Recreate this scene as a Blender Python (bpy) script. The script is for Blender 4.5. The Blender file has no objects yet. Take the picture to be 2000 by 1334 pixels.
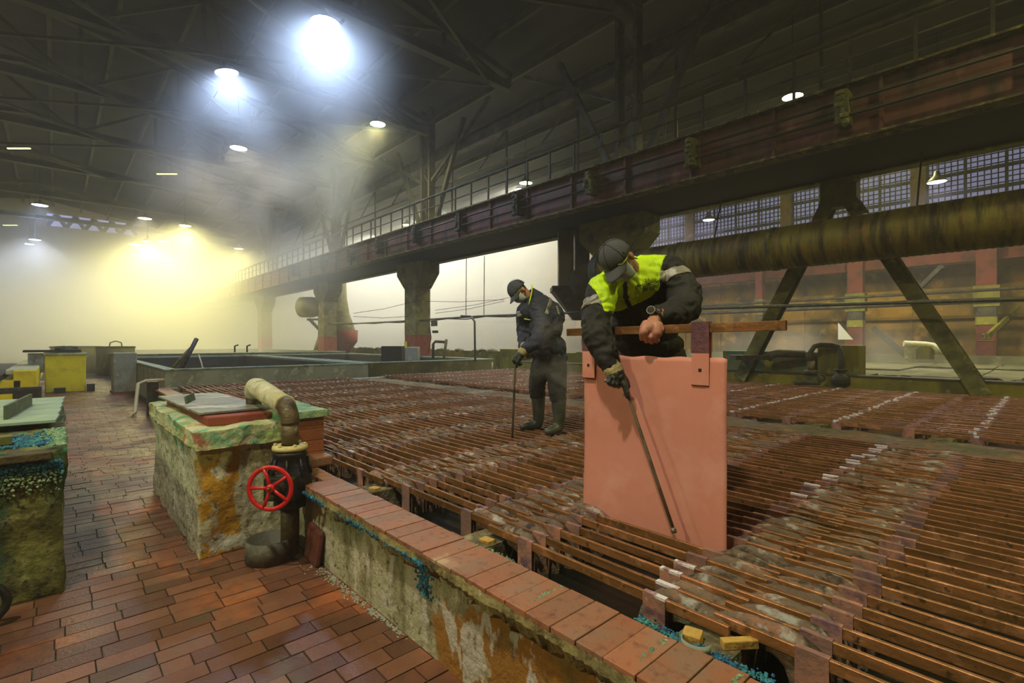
import bpy, bmesh, math, random
from mathutils import Vector, Matrix, Euler
PI = math.pi
SC = bpy.context.scene
COL = SC.collection
rnd = random.Random(7)
V = Vector

# ------------------------------------------------------------------ camera geometry
FPX = 970.0
CC, CS = 0.6761, 0.7368
def at(px, py, d):
    """a point of the hall seen at (px, py) of the 2000 px frame at depth d"""
    cx = (px - 1000) / FPX * d
    return V((CC * cx - CS * d, CS * cx + CC * d, 1.5 - (py - 667) / FPX * d))

# ------------------------------------------------------------------ object helpers
def tag(o, label=None, cat=None, group=None, kind=None):
    if label: o['label'] = label
    if cat: o['category'] = cat
    if group: o['group'] = group
    if kind: o['kind'] = kind
    return o

def empty(name, loc=(0, 0, 0), rot=(0, 0, 0), parent=None):
    o = bpy.data.objects.new(name, None)
    o.empty_display_size = 0.1
    o.location = loc; o.rotation_euler = rot
    COL.objects.link(o)
    if parent: o.parent = parent
    return o

def link(name, me, mat, parent=None):
    o = bpy.data.objects.new(name, me)
    COL.objects.link(o)
    if mat is not None and not me.materials:
        for m in (mat if isinstance(mat, (list, tuple)) else [mat]): me.materials.append(m)
    if parent: o.parent = parent
    return o

class MB:
    def __init__(s): s.v = []; s.f = []; s.sm = []; s.mi = []
    def add(s, vs, fs, smooth=False, mi=0):
        n = len(s.v); s.v += [tuple(v) for v in vs]
        s.f += [tuple(i + n for i in f) for f in fs]; s.sm += [smooth] * len(fs); s.mi += [mi] * len(fs)
        return s
    def box(s, x0, x1, y0, y1, z0, z1, mi=0):
        vs = [(x, y, z) for z in (z0, z1) for y in (y0, y1) for x in (x0, x1)]
        return s.add(vs, [(0, 2, 3, 1), (4, 5, 7, 6), (0, 1, 5, 4), (2, 6, 7, 3), (0, 4, 6, 2), (1, 3, 7, 5)], False, mi)
    def obox(s, c, size, M=None, mi=0):
        M = M or Matrix.Identity(3)
        hx, hy, hz = size[0] / 2, size[1] / 2, size[2] / 2
        vs = [V(c) + M @ V((x, y, z)) for z in (-hz, hz) for y in (-hy, hy) for x in (-hx, hx)]
        return s.add(vs, [(0, 2, 3, 1), (4, 5, 7, 6), (0, 1, 5, 4), (2, 6, 7, 3), (0, 4, 6, 2), (1, 3, 7, 5)], False, mi)
    def beam(s, p0, p1, w, h, up=(0, 0, 1), mi=0):
        p0, p1 = V(p0), V(p1); d = (p1 - p0); L = d.length; d.normalize()
        u = V(up)
        if abs(d.dot(u)) > .98: u = V((0, 1, 0))
        r = d.cross(u).normalized(); u = r.cross(d).normalized()
        M = Matrix((r, d, u)).transposed()
        return s.obox((p0 + p1) / 2, (w, L, h), M, mi)
    def ibeam(s, p0, p1, w, h, t=.02, up=(0, 0, 1), mi=0):
        p0, p1 = V(p0), V(p1); d = (p1 - p0).normalized(); u = V(up)
        if abs(d.dot(u)) > .98: u = V((0, 1, 0))
        r = d.cross(u).normalized(); u = r.cross(d).normalized()
        s.beam(p0 + u * (h / 2 - t / 2), p1 + u * (h / 2 - t / 2), w, t, up, mi)
        s.beam(p0 - u * (h / 2 - t / 2), p1 - u * (h / 2 - t / 2), w, t, up, mi)
        s.beam(p0, p1, t, h - 2 * t - .002, up, mi)
        return s
    def tube(s, pts, r, n=12, caps=True, mi=0):
        pts = [V(p) for p in pts]; rs = r if isinstance(r, (list, tuple)) else [r] * len(pts)
        vs = []; fs = []; prev = None
        for i, p in enumerate(pts):
            t = (pts[min(i + 1, len(pts) - 1)] - pts[max(i - 1, 0)])
            t = t.normalized() if t.length > 1e-9 else V((0, 0, 1))
            if prev is None:
                a = V((0, 0, 1)) if abs(t.z) < .9 else V((1, 0, 0))
                u = t.cross(a).normalized()
            else:
                u = (prev - t * prev.dot(t)).normalized()
            prev = u; w = t.cross(u)
            for k in range(n):
                a = 2 * PI * k / n
                vs.append(p + (u * math.cos(a) + w * math.sin(a)) * rs[i])
        for i in range(len(pts) - 1):
            for k in range(n):
                a, b = i * n + k, i * n + (k + 1) % n
                fs.append((a, b, b + n, a + n))
        s.add(vs, fs, True, mi)
        if caps:
            m = len(s.v) - len(vs)
            s.f.append(tuple(m + k for k in reversed(range(n)))); s.sm.append(False); s.mi.append(mi)
            s.f.append(tuple(m + (len(pts) - 1) * n + k for k in range(n))); s.sm.append(False); s.mi.append(mi)
        return s
    def lathe(s, prof, c=(0, 0, 0), M=None, n=24, mi=0, smooth=True):
        """prof: list of (r, z)"""
        M = M or Matrix.Identity(3); c = V(c); vs = []; fs = []
        for (r, z) in prof:
            for k in range(n):
                a = 2 * PI * k / n
                vs.append(c + M @ V((r * math.cos(a), r * math.sin(a), z)))
        for i in range(len(prof) - 1):
            for k in range(n):
                a, b = i * n + k, i * n + (k + 1) % n
                fs.append((a, b, b + n, a + n))
        return s.add(vs, fs, smooth, mi)
    def blob(s, c, r, seed=0, amp=.25, n=2, squash=(1, 1, 1), mi=0):
        bm = bmesh.new(); bmesh.ops.create_icosphere(bm, subdivisions=n, radius=1)
        q = random.Random(seed)
        for v in bm.verts:
            k = r * (1 + q.uniform(-amp, amp))
            v.co = V((v.co.x * squash[0], v.co.y * squash[1], v.co.z * squash[2])) * k
        vs = [v.co + V(c) for v in bm.verts]; fs = [tuple(v.index for v in f.verts) for f in bm.faces]
        bm.free()
        return s.add(vs, fs, False, mi)
    def prism(s, poly, p0, ax_u, ax_v, ax_w, depth, mi=0):
        """poly of (u, v), extruded along w"""
        p0, u, v, w = V(p0), V(ax_u), V(ax_v), V(ax_w); n = len(poly)
        a = [p0 + u * x + v * y for x, y in poly]; b = [p + w * depth for p in a]
        fs = [tuple(range(n)), tuple(reversed(range(n, 2 * n)))] + [(i, i + n, (i + 1) % n + n, (i + 1) % n) for i in range(n)]
        return s.add(a + b, fs, False, mi)
    def build(s, name, mat, parent=None, bevel=0, mesh_only=False):
        me = bpy.data.meshes.new(name)
        me.from_pydata(s.v, [], s.f)
        me.polygons.foreach_set('use_smooth', s.sm)
        if isinstance(mat, (list, tuple)):
            for m in mat: me.materials.append(m)
            me.polygons.foreach_set('material_index', s.mi)
        me.update()
        bm = bmesh.new(); bm.from_mesh(me); bmesh.ops.recalc_face_normals(bm, faces=bm.faces); bm.to_mesh(me); bm.free()
        if mesh_only:
            if not me.materials and mat is not None: me.materials.append(mat)
            return me
        o = link(name, me, mat, parent)
        if bevel:
            b = o.modifiers.new('bevel', 'BEVEL'); b.width = bevel; b.segments = 2; b.limit_method = 'ANGLE'; b.angle_limit = .6
        return o

def copy_tree(o, parent=None):
    c = o.copy(); COL.objects.link(c)
    if parent is not None: c.parent = parent
    for ch in list(KIDS.get(o.name, [])):
        cc = copy_tree(ch, c)
    return c
KIDS = {}
def kid(o):
    KIDS.setdefault(o.parent.name, []).append(o); return o

# ------------------------------------------------------------------ materials
def rgb(h, g=1.0):
    """sRGB 0-255 triple -> linear"""
    return tuple(((c / 255 + .055) / 1.055) ** 2.4 * g if c > 10 else c / 255 / 12.92 * g for c in h) + (1,)

def M_(name, base, rough=.6, metal=0., layers=(), bump=None, rand=0., emit=None, spec=.5, coat=0., island=0., stretch=(1, 1, 1), rough_noise=None):
    """layers: (colour, scale, threshold, softness, detail[, stretch]) patches laid over the base by noise"""
    m = bpy.data.materials.new(name); m.use_nodes = True
    nt = m.node_tree; N = nt.nodes; L = nt.links; b = N['Principled BSDF']
    b.inputs['Roughness'].default_value = rough; b.inputs['Metallic'].default_value = metal
    b.inputs['Specular IOR Level'].default_value = spec; b.inputs['Coat Weight'].default_value = coat
    tc = N.new('ShaderNodeTexCoord'); vec = tc.outputs['Object']
    if rand:
        oi = N.new('ShaderNodeObjectInfo'); ml = N.new('ShaderNodeVectorMath'); ml.operation = 'ADD'
        sc_ = N.new('ShaderNodeMath'); sc_.operation = 'MULTIPLY'; sc_.inputs[1].default_value = 60
        L.new(oi.outputs['Random'], sc_.inputs[0]); L.new(vec, ml.inputs[0]); L.new(sc_.outputs[0], ml.inputs[1]); vec = ml.outputs[0]
    def noise(scale, detail=4, st=(1, 1, 1), rg=.6):
        mp = N.new('ShaderNodeMapping'); mp.inputs['Scale'].default_value = st; L.new(vec, mp.inputs['Vector'])
        n = N.new('ShaderNodeTexNoise'); n.inputs['Scale'].default_value = scale; n.inputs['Detail'].default_value = detail; n.inputs['Roughness'].default_value = rg
        L.new(mp.outputs[0], n.inputs['Vector']); return n.outputs['Fac']
    col = None
    def mix(fac, a, c):
        x = N.new('ShaderNodeMix'); x.data_type = 'RGBA'
        if isinstance(fac, float): x.inputs[0].default_value = fac
        else: L.new(fac, x.inputs[0])
        if isinstance(a, tuple): x.inputs[6].default_value = a
        else: L.new(a, x.inputs[6])
        if isinstance(c, tuple): x.inputs[7].default_value = c
        else: L.new(c, x.inputs[7])
        return x.outputs[2]
    col = rgb(base)
    for ly in layers:
        c, sc, th, so, de = ly[:5]; st = ly[5] if len(ly) > 5 else (1, 1, 1)
        f = noise(sc, de, st)
        zr = ly[6] if len(ly) > 6 else None      # (z0, z1, amount): the patch grows towards z1
        mr = N.new('ShaderNodeMapRange'); mr.inputs['From Min'].default_value = th - so; mr.inputs['From Max'].default_value = th + so
        if zr:
            sx = N.new('ShaderNodeSeparateXYZ'); L.new(tc.outputs['Object'], sx.inputs[0])
            zm = N.new('ShaderNodeMapRange'); zm.inputs['From Min'].default_value = zr[0]; zm.inputs['From Max'].default_value = zr[1]
            zm.inputs['To Min'].default_value = -zr[2]; zm.inputs['To Max'].default_value = 0
            L.new(sx.outputs['XYZ'.index(zr[3]) if len(zr) > 3 else 2], zm.inputs['Value'])
            ad = N.new('ShaderNodeMath'); ad.operation = 'ADD'; L.new(f, ad.inputs[0]); L.new(zm.outputs[0], ad.inputs[1]); f = ad.outputs[0]
        L.new(f, mr.inputs['Value'])
        col = mix(mr.outputs[0], col, rgb(c))
    if island:
        g = N.new('ShaderNodeNewGeometry'); hs = N.new('ShaderNodeHueSaturation')
        mr = N.new('ShaderNodeMapRange'); mr.inputs['To Min'].default_value = 1 - island; mr.inputs['To Max'].default_value = 1 + island
        L.new(g.outputs['Random Per Island'], mr.inputs['Value']); L.new(mr.outputs[0], hs.inputs['Value'])
        if isinstance(col, tuple): hs.inputs['Color'].default_value = col
        else: L.new(col, hs.inputs['Color'])
        col = hs.outputs[0]
    if rand:
        hs = N.new('ShaderNodeHueSaturation'); mr = N.new('ShaderNodeMapRange')
        mr.inputs['To Min'].default_value = 1 - rand; mr.inputs['To Max'].default_value = 1 + rand
        L.new(oi.outputs['Random'], mr.inputs['Value']); L.new(mr.outputs[0], hs.inputs['Value'])
        if isinstance(col, tuple): hs.inputs['Color'].default_value = col
        else: L.new(col, hs.inputs['Color'])
        col = hs.outputs[0]
    if isinstance(col, tuple): b.inputs['Base Color'].default_value = col
    else: L.new(col, b.inputs['Base Color'])
    if rough_noise:
        f = noise(rough_noise[0], 4); mr = N.new('ShaderNodeMapRange'); mr.inputs['From Min'].default_value = .35; mr.inputs['From Max'].default_value = .65
        mr.inputs['To Min'].default_value = rough_noise[1]; mr.inputs['To Max'].default_value = rough_noise[2]
        L.new(f, mr.inputs['Value']); L.new(mr.outputs[0], b.inputs['Roughness'])
    if bump:
        f = noise(bump[0], bump[2] if len(bump) > 2 else 6, bump[3] if len(bump) > 3 else (1, 1, 1))
        bp = N.new('ShaderNodeBump'); bp.inputs['Strength'].default_value = bump[1]; bp.inputs['Distance'].default_value = .02
        L.new(f, bp.inputs['Height']); L.new(bp.outputs[0], b.inputs['Normal'])
    if emit:
        b.inputs['Emission Color'].default_value = rgb(emit[0]); b.inputs['Emission Strength'].default_value = emit[1]
    return m

K = {}
K['brick'] = M_('red_paving_brick', (112, 76, 58), .5, layers=[((160, 90, 52), 1.1, .58, .05, 2), ((96, 84, 70), 2.2, .60, .08, 5), ((104, 66, 52), 14, .6, .15, 4)], bump=(60, .25), island=.38, rough_noise=(1.6, .2, .6))
K['mortar'] = M_('dark_joint_mortar', (44, 36, 30), .85, layers=[((80, 90, 70), 3, .62, .08, 4)], bump=(40, .3))
K['coping'] = M_('red_coping_brick', (156, 102, 74), .5, layers=[((142, 112, 92), 5, .56, .12, 5), ((118, 72, 56), 25, .62, .1, 4), ((176, 150, 120), 3, .68, .04, 7)], bump=(80, .2), island=.12)
K['lip'] = M_('crumbling_mortar_lip', (142, 132, 88), .9, layers=[((98, 88, 58), 9, .52, .08, 6), ((190, 186, 160), 14, .66, .04, 6)], bump=(25, 1.0))
K['plaster'] = M_('peeling_painted_plaster', (176, 174, 146), .85, layers=[
    ((134, 128, 100), 5, .54, .06, 9, (1, 1, .5)), ((84, 82, 60), 24, .60, .04, 8), ((196, 194, 176), 8, .60, .03, 8, (1, 1, .4)),
    ((150, 104, 40), 2.6, .42, .02, 10, (1, 1, .6), (-2.6, -1.75, .32, 'X')), ((186, 180, 172), 5.5, .57, .012, 9, (1, 1, .45)), ((116, 84, 40), 11, .62, .05, 8, (1, 1, .5), (-2.6, -1.75, .3, 'X')),
    ((84, 96, 58), 3.2, .5, .1, 8, (1, 1, .3), (.12, .5, .25)), ((36, 122, 118), 3.1, .58, .05, 8, (1, 1, .35), (.25, .48, .16))], bump=(18, 1.0, 9))
K['block'] = M_('crusted_valve_block_paint', (190, 190, 164), .85, layers=[
    ((150, 140, 112), 4.4, .56, .05, 9, (1, 1, .6)), ((190, 144, 36), 2.2, .44, .012, 9, (1, 1, .4), (1.08, .92, .4, 'Y')), ((186, 190, 166), 5, .30, .03, 8, (1, 1, 1), (-4.00, -4.05, .6, 'X')), ((198, 200, 184), 6, .55, .02, 9), ((120, 112, 84), 20, .60, .04, 8),
    ((164, 178, 120), 3.5, .50, .06, 8, (1, 1, .6), (.35, .9, .25)), ((66, 152, 146), 5.2, .60, .03, 8, (1, 1, .5), (.2, .85, .16)), ((70, 74, 58), 9, .66, .05, 8)], bump=(14, 1.0, 10))
K['mossblock'] = M_('moss_crusted_block', (116, 116, 62), .9, layers=[
    ((56, 58, 30), 5, .50, .06, 10), ((150, 152, 104), 9, .58, .05, 9), ((92, 96, 40), 14, .55, .05, 8), ((28, 78, 60), 2.6, .60, .06, 8, (1, 1, .3)),
    ((60, 150, 110), 7, .60, .05, 8, (1, 1, 1), (.5, .86, .2)), ((34, 34, 24), 18, .62, .05, 8)], bump=(18, 1.0, 12))
K['blocktop'] = M_('cream_green_salt_crust', (206, 208, 168), .85, layers=[((150, 178, 110), 5, .52, .06, 8), ((100, 170, 140), 4, .58, .05, 8), ((186, 130, 104), 6, .60, .03, 7), ((40, 116, 140), 7, .66, .03, 8)], bump=(16, 1.0, 9))
K['crystal'] = M_('blue_copper_crystals', (36, 128, 178), .5, layers=[((70, 150, 150), 12, .54, .1, 5), ((18, 66, 116), 18, .56, .08, 4)], bump=(60, .8), island=.3)
K['crystal_pale'] = M_('pale_turquoise_crystals', (104, 158, 132), .7, layers=[((164, 190, 150), 9, .5, .1, 6), ((60, 120, 100), 6, .6, .06, 6)], bump=(60, .8), island=.2)
K['copper'] = M_('tarnished_copper_bar', (164, 112, 72), .42, .45, layers=[((122, 88, 48), 6, .5, .12, 5, (.5, 3, 3)), ((188, 134, 98), 9, .6, .06, 5), ((86, 66, 42), 22, .64, .05, 4)], bump=(50, .2), rand=.22)
K['strap'] = M_('purple_copper_strap', (140, 108, 102), .6, .2, layers=[((180, 128, 110), 7, .52, .08, 4), ((112, 84, 98), 11, .58, .06, 4), ((222, 214, 216), 10, .70, .02, 4)], bump=(60, .25), rand=.25)
K['strap_salt'] = M_('salted_copper_strap', (160, 120, 122), .7, .1, layers=[((226, 222, 232), 9, .44, .04, 4)], bump=(60, .4), rand=.1)
K['anode'] = M_('rough_cast_anode', (118, 100, 84), .75, .1, layers=[((156, 112, 88), 5, .56, .06, 8), ((176, 174, 168), 10, .59, .04, 10), ((62, 52, 44), 14, .58, .06, 8)], bump=(34, 1.0, 10), rand=.2)
K['sheet'] = M_('pink_copper_sheet', (230, 156, 146), .6, .05, layers=[((218, 142, 122), 1.6, .5, .2, 4), ((234, 168, 160), 3, .6, .1, 4)], bump=(260, .12))
K['sheetstrap'] = M_('violet_tarnished_strap', (104, 70, 84), .5, .3, layers=[((130, 84, 96), 30, .55, .1, 4)], bump=(90, .3))
K['liquid'] = M_('dark_electrolyte', (12, 18, 15), .32, bump=(5, .2), spec=.25)
K['dark'] = M_('black_lead_lining', (26, 27, 26), .6, layers=[((50, 54, 48), 3, .6, .1, 5)], bump=(10, .3))
K['sill'] = M_('crusted_contact_sill', (112, 104, 74), .85, layers=[((160, 150, 120), 10, .55, .06, 7), ((70, 60, 42), 6, .55, .08, 7), ((168, 152, 44), 3.3, .66, .03, 5)], bump=(24, 1.0, 8))
K['strip'] = M_('muddy_walkway_strip', (116, 88, 58), .8, layers=[((90, 92, 66), 2.5, .52, .12, 7), ((70, 56, 40), 8, .6, .06, 7), ((140, 110, 80), 4, .6, .05, 6)], bump=(14, .9, 8), rough_noise=(2, .4, .9))
K['yellowwood'] = M_('yellow_wood_block', (196, 160, 80), .7, layers=[((150, 112, 52), 12, .55, .1, 5)], bump=(40, .4))
K['girder'] = M_('rusty_red_girder', (108, 64, 50), .7, layers=[((84, 70, 40), 1.3, .54, .12, 6), ((130, 92, 74), 2.4, .63, .06, 6), ((50, 40, 28), 3, .6, .1, 6, (1, 1, .3))], bump=(12, .3))
K['steel_dark'] = M_('sooty_steel', (62, 58, 44), .75, layers=[((92, 88, 58), 1.8, .58, .1, 6), ((34, 32, 26), 3, .56, .1, 5)], bump=(14, .4))
K['steel_green'] = M_('yellow_green_grimed_steel', (112, 112, 52), .75, layers=[((64, 62, 34), 2.2, .55, .1, 7), ((150, 150, 84), 5, .63, .06, 7)], bump=(16, .5))
K['flange'] = M_('grimy_flange_paint', (110, 100, 56), .8, layers=[((60, 50, 32), 5, .5, .1, 7), ((150, 144, 60), 9, .63, .05, 7)], bump=(22, .7))
K['col'] = M_('column_old_paint', (122, 116, 72), .75, layers=[((80, 74, 44), 1.8, .54, .1, 6), ((150, 146, 50), 4, .63, .06, 6)], bump=(14, .4))
K['colred'] = M_('column_red_paint', (142, 66, 48), .7, layers=[((90, 54, 40), 3, .58, .1, 6)], bump=(14, .3))
K['pipewrap'] = M_('stained_ribbed_duct', (104, 88, 34), .65, layers=[((136, 126, 30), 1.1, .5, .15, 7, (3, 1, 1)), ((56, 46, 22), 2.2, .54, .1, 7, (4, .6, .6)), ((150, 96, 40), 3, .66, .06, 7, (3, 1, 1))], bump=(20, .5))
K['roof'] = M_('dark_roof_deck', (58, 60, 44), .85, layers=[((40, 40, 32), .5, .5, .15, 6)], bump=(4, .4))
K['truss'] = M_('grimed_truss_steel', (84, 84, 56), .8, layers=[((54, 54, 38), 1.1, .55, .12, 6)])
K['backwall'] = M_('ochre_panel_wall', (164, 124, 34), .8, layers=[((104, 88, 32), .5, .5, .12, 7), ((66, 62, 26), .8, .57, .1, 7, (1, 1, .6)), ((180, 140, 60), 1.4, .62, .06, 7)], bump=(5, .5))
K['pale_wall'] = M_('pale_end_wall', (196, 190, 160), .85, layers=[((170, 166, 130), .3, .5, .2, 5)])
K['greywall'] = M_('grey_painted_tank', (150, 156, 144), .75, layers=[((110, 112, 96), 2, .56, .1, 7), ((176, 184, 176), 4, .6, .06, 6)], bump=(14, .5))
K['rim'] = M_('bluish_tank_rim', (120, 150, 146), .7, layers=[((150, 160, 130), 2, .52, .1, 7), ((70, 90, 86), 5, .6, .06, 6)], bump=(18, .6))
K['yellow'] = M_('bright_yellow_paint', (236, 222, 6), .6, layers=[((206, 186, 12), 2.4, .58, .1, 6), ((206, 212, 120), 2, .66, .05, 7, (1, 1, 1), (.3, 1.2, .16))], bump=(14, .3))
K['oliveyellow'] = M_('grimy_olive_yellow_paint', (136, 130, 26), .7, layers=[((88, 84, 26), 1.6, .52, .12, 8, (1, 1, .4)), ((156, 160, 90), 3, .63, .05, 7)], bump=(14, .6))
K['mottle'] = M_('green_red_mottled_block', (112, 124, 84), .75, layers=[((140, 70, 54), 3, .56, .03, 7, (1, 1, .3)), ((60, 132, 110), 4, .56, .05, 8, (1, 1, .5)), ((160, 160, 60), 3, .58, .03, 8, (1, 1, .2))], bump=(16, .8))
K['cover'] = M_('dusty_bath_covers', (112, 110, 74), .85, layers=[((80, 78, 48), .9, .5, .12, 7), ((134, 132, 98), 2, .62, .08, 6)], bump=(8, .6))
K['black'] = M_('black_rubber', (22, 22, 22), .6, bump=(30, .2))
K['blacksteel'] = M_('blackened_iron', (40, 38, 34), .55, .4, layers=[((80, 72, 58), 10, .62, .06, 6)], bump=(30, .5))
K['blueiron'] = M_('blue_black_valve_paint', (34, 36, 56), .4, .2, layers=[((18, 18, 20), 8, .5, .08, 5), ((120, 112, 104), 12, .66, .03, 6)], bump=(28, .4))
K['pipe'] = M_('brown_grey_pipe', (104, 92, 68), .5, .3, layers=[((70, 58, 42), 8, .52, .1, 6), ((150, 142, 112), 12, .64, .04, 6)], bump=(30, .5))
K['salted'] = M_('cream_salt_crusted_pipe', (206, 204, 170), .8, layers=[((150, 160, 84), 5, .58, .05, 8), ((226, 224, 204), 9, .58, .05, 7)], bump=(28, .9, 9))
K['cream'] = M_('cream_flange', (206, 198, 140), .6, layers=[((150, 138, 88), 14, .6, .05, 6)], bump=(30, .4))
K['red'] = M_('red_handwheel_paint', (206, 30, 34), .35, layers=[((140, 22, 24), 14, .66, .06, 5)], spec=.5)
K['brass'] = M_('dull_brass_nut', (140, 96, 50), .4, .7)
K['bucket'] = M_('grey_plastic_ring', (78, 78, 70), .6, layers=[((110, 108, 92), 6, .6, .08, 6)], bump=(30, .4))
K['redslab'] = M_('dark_red_slab', (104, 52, 42), .6, layers=[((70, 40, 34), 5, .55, .1, 6)], bump=(20, .5))
K['orangebrick'] = M_('orange_pier_brick', (164, 100, 62), .55, layers=[((150, 84, 56), 5, .56, .12, 5), ((140, 120, 80), 4, .64, .06, 6)], bump=(50, .3), island=.18)
K['board'] = M_('pale_green_stained_board', (170, 194, 160), .6, layers=[((120, 150, 160), 1.6, .55, .12, 5), ((190, 196, 150), 3, .6, .08, 5), ((80, 110, 96), 8, .68, .04, 6)], bump=(12, .3))
K['greyboard'] = M_('grey_stained_plate', (130, 132, 122), .55, layers=[((186, 190, 172), 3, .56, .06, 7), ((96, 92, 88), 5, .58, .08, 6)], bump=(16, .3))
K['angle'] = M_('dark_green_angle_iron', (84, 96, 70), .6, .2, layers=[((120, 130, 90), 9, .6, .06, 6)], bump=(30, .3))
K['hose'] = M_('cream_hose', (196, 184, 150), .7)
K['wood'] = M_('weathered_pole', (120, 112, 66), .8, layers=[((70, 60, 40), 8, .55, .1, 6)])
K['paper'] = M_('yellow_notice', (214, 206, 60), .6)
K['white'] = M_('white_enamel', (220, 220, 214), .5)
K['rail'] = M_('grey_round_rail', (98, 98, 84), .5, .3, layers=[((130, 130, 110), 9, .6, .06, 6)])
K['stick'] = M_('grey_steel_rod', (136, 126, 108), .4, .5, layers=[((84, 76, 64), 10, .6, .1, 5)], bump=(30, .2))
K['lampshade'] = M_('grey_lamp_reflector', (70, 70, 64), .5, .5)

K['wallred'] = M_('dull_red_wall_steel', (112, 52, 34), .8, layers=[((74, 44, 30), 2, .55, .1, 6)])
K['soffit'] = M_('shade_black_plate', (24, 23, 18), .9)  # near-black colour stands in for the shade under the girder walkway
K['darkedge'] = M_('dark_olive_edge_brick', (84, 74, 48), .8, layers=[((52, 46, 32), 9, .55, .08, 6)], bump=(30, .6))
K['duct_grey'] = M_('dented_grey_duct', (112, 108, 88), .6, .2, layers=[((66, 62, 48), 3, .54, .08, 7, (1, 1, .3))], bump=(6, .8))
EXPO = 0.6

def S(o):
    o['kind'] = 'structure'; return o
ORD = ['zeroth', 'first', 'second', 'third', 'fourth', 'fifth', 'sixth', 'seventh', 'eighth', 'ninth', 'tenth', 'eleventh', 'twelfth', 'thirteenth', 'fourteenth', 'fifteenth', 'sixteenth', 'seventeenth', 'eighteenth', 'nineteenth', 'twentieth']
def ordinal(n):
    if n <= 20: return ORD[n]
    t, u = divmod(n, 10)
    tens = {2: 'twenty', 3: 'thirty', 4: 'forty'}[t]
    return ({2: 'twentieth', 3: 'thirtieth', 4: 'fortieth'}[t]) if u == 0 else tens + '-' + ORD[u]

# =================================================================== SETTING
# brick floor: every brick laid, in courses along Y, over a mortar bed
m = MB(); q = random.Random(3)
x = 1.2; i = 0
while x > -26:
    w = .118 if x > -9 else .236
    L = .238
    y = -3.2 + (i % 2) * .119 + q.uniform(-.02, .02)
    while y < 1.45:
        l = L + q.uniform(-.006, .006)
        if q.random() < .06: l *= .5
        y1 = min(y + l, 1.6)
        if y1 - y > .03 and (x < -6 or y1 > -2.6):
            dz = q.uniform(-.003, .002)
            m.box(x - w + .004, x - .003, y + .003, y1 - .004, -.04, dz)
        y += l
    x -= w; i += 1
f = m.build('floor', K['brick']); f['kind'] = 'structure'
m = MB(); m.box(-75, 14, -14, 30, -.3, -.009)
S(m.build('floor_bed', K['mortar'])).name = 'floor.001'

# end wall far away, back wall along the right aisle, near walls behind the camera
m = MB(); m.box(-59, -58, -14, 30, 0, 11.4); m.box(-59, -58, -14, 30, 12.5, 15); m.box(-59, -58, -14, -.6, 11.4, 12.5); m.box(-59, -58, 5.6, 30, 11.4, 12.5); S(m.build('wall_far', K['pale_wall']))
K['gable'] = M_('violet_gable_glass', (100, 100, 130), .4, emit=((176, 176, 226), .7))
e = S(empty('window_12', (-58.4, 0, 0))); m = MB(); m.box(0, .05, -.6, 5.6, 11.4, 12.5); m.build('pane', K['gable'], e)
m = MB()
for k in range(6): m.beam((.1, -.6 + k * 1.24, 11.4), (.1, -.6 + (k + .5) * 1.24, 12.5), .1, .3); m.beam((.1, -.6 + (k + 1) * 1.24, 11.4), (.1, -.6 + (k + .5) * 1.24, 12.5), .1, .3)
m.build('window_frame', K['steel_dark'], e)
m = MB(); m.box(-76, 14, -15, -14, 0, 15); S(m.build('wall_left', K['backwall']))
m = MB(); m.box(14, 15, -14, 30, 0, 15); S(m.build('wall_near', K['backwall']))
YW = 26.0
m = MB()
m.box(-76, 14, YW, YW + .5, 0, 6.3); m.box(-76, 14, YW, YW + .5, 8.9, 15)
m.box(-76, -19, YW, YW + .5, 6.3, 8.9)
x = -19
wins = []
while x < 8:
    m.box(x, x + .5, YW, YW + .5, 6.3, 8.9); wins.append((x + .5, x + 5.0)); x += 5.0
m.box(x, 14, YW, YW + .5, 6.3, 8.9)
# low relief of panel joints and ledges
for xx in range(-36, 12, 2):
    m.box(xx, xx + .07, YW - .05, YW, .2, 6.0)
for zz in (2.4, 3.5, 4.3, 6.1): m.box(-60, 14, YW - .14, YW, zz, zz + .12)
S(m.build('wall_right', K['backwall']))
K['glass'] = M_('dusk_window_glass', (84, 84, 100), .3, emit=((150, 152, 190), .32), layers=[((60, 60, 80), 1.2, .55, .1, 4)])
K['muntin'] = M_('window_grid', (40, 40, 34), .7)
for n, (x0, x1) in enumerate(wins):
    e = S(empty('window_%d' % (n + 1), (x0, YW, 6.3)))
    g = MB(); g.box(0, x1 - x0, .1, .12, 0, 2.6); g.build('pane', K['glass'], e)
    g = MB()
    k = 0
    while k * .19 < x1 - x0:
        wd = .035 if k % 6 else .1
        g.box(k * .19, k * .19 + wd, .02, .09, 0, 2.6); k += 1
    for j in range(14):
        hh = .035 if j not in (5, 9) else .14
        g.box(0, x1 - x0, .03, .085, j * .19, j * .19 + hh)
    g.build('window_frame', K['muntin'], e)

# roof
def roof_z(y): return 13.6 - abs(y + 1.0) * .16
m = MB()
m.add([(-76, -15, roof_z(-15)), (14, -15, roof_z(-15)), (14, -1, 13.6), (-76, -1, 13.6), (14, 12, roof_z(12)), (-76, 12, roof_z(12)), (14, 30, roof_z(12) - 1.6), (-76, 30, roof_z(12) - 1.6)],
      [(0, 1, 2, 3), (3, 2, 4, 5), (5, 4, 6, 7)])
o = S(m.build('ceiling', K['roof']))
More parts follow.
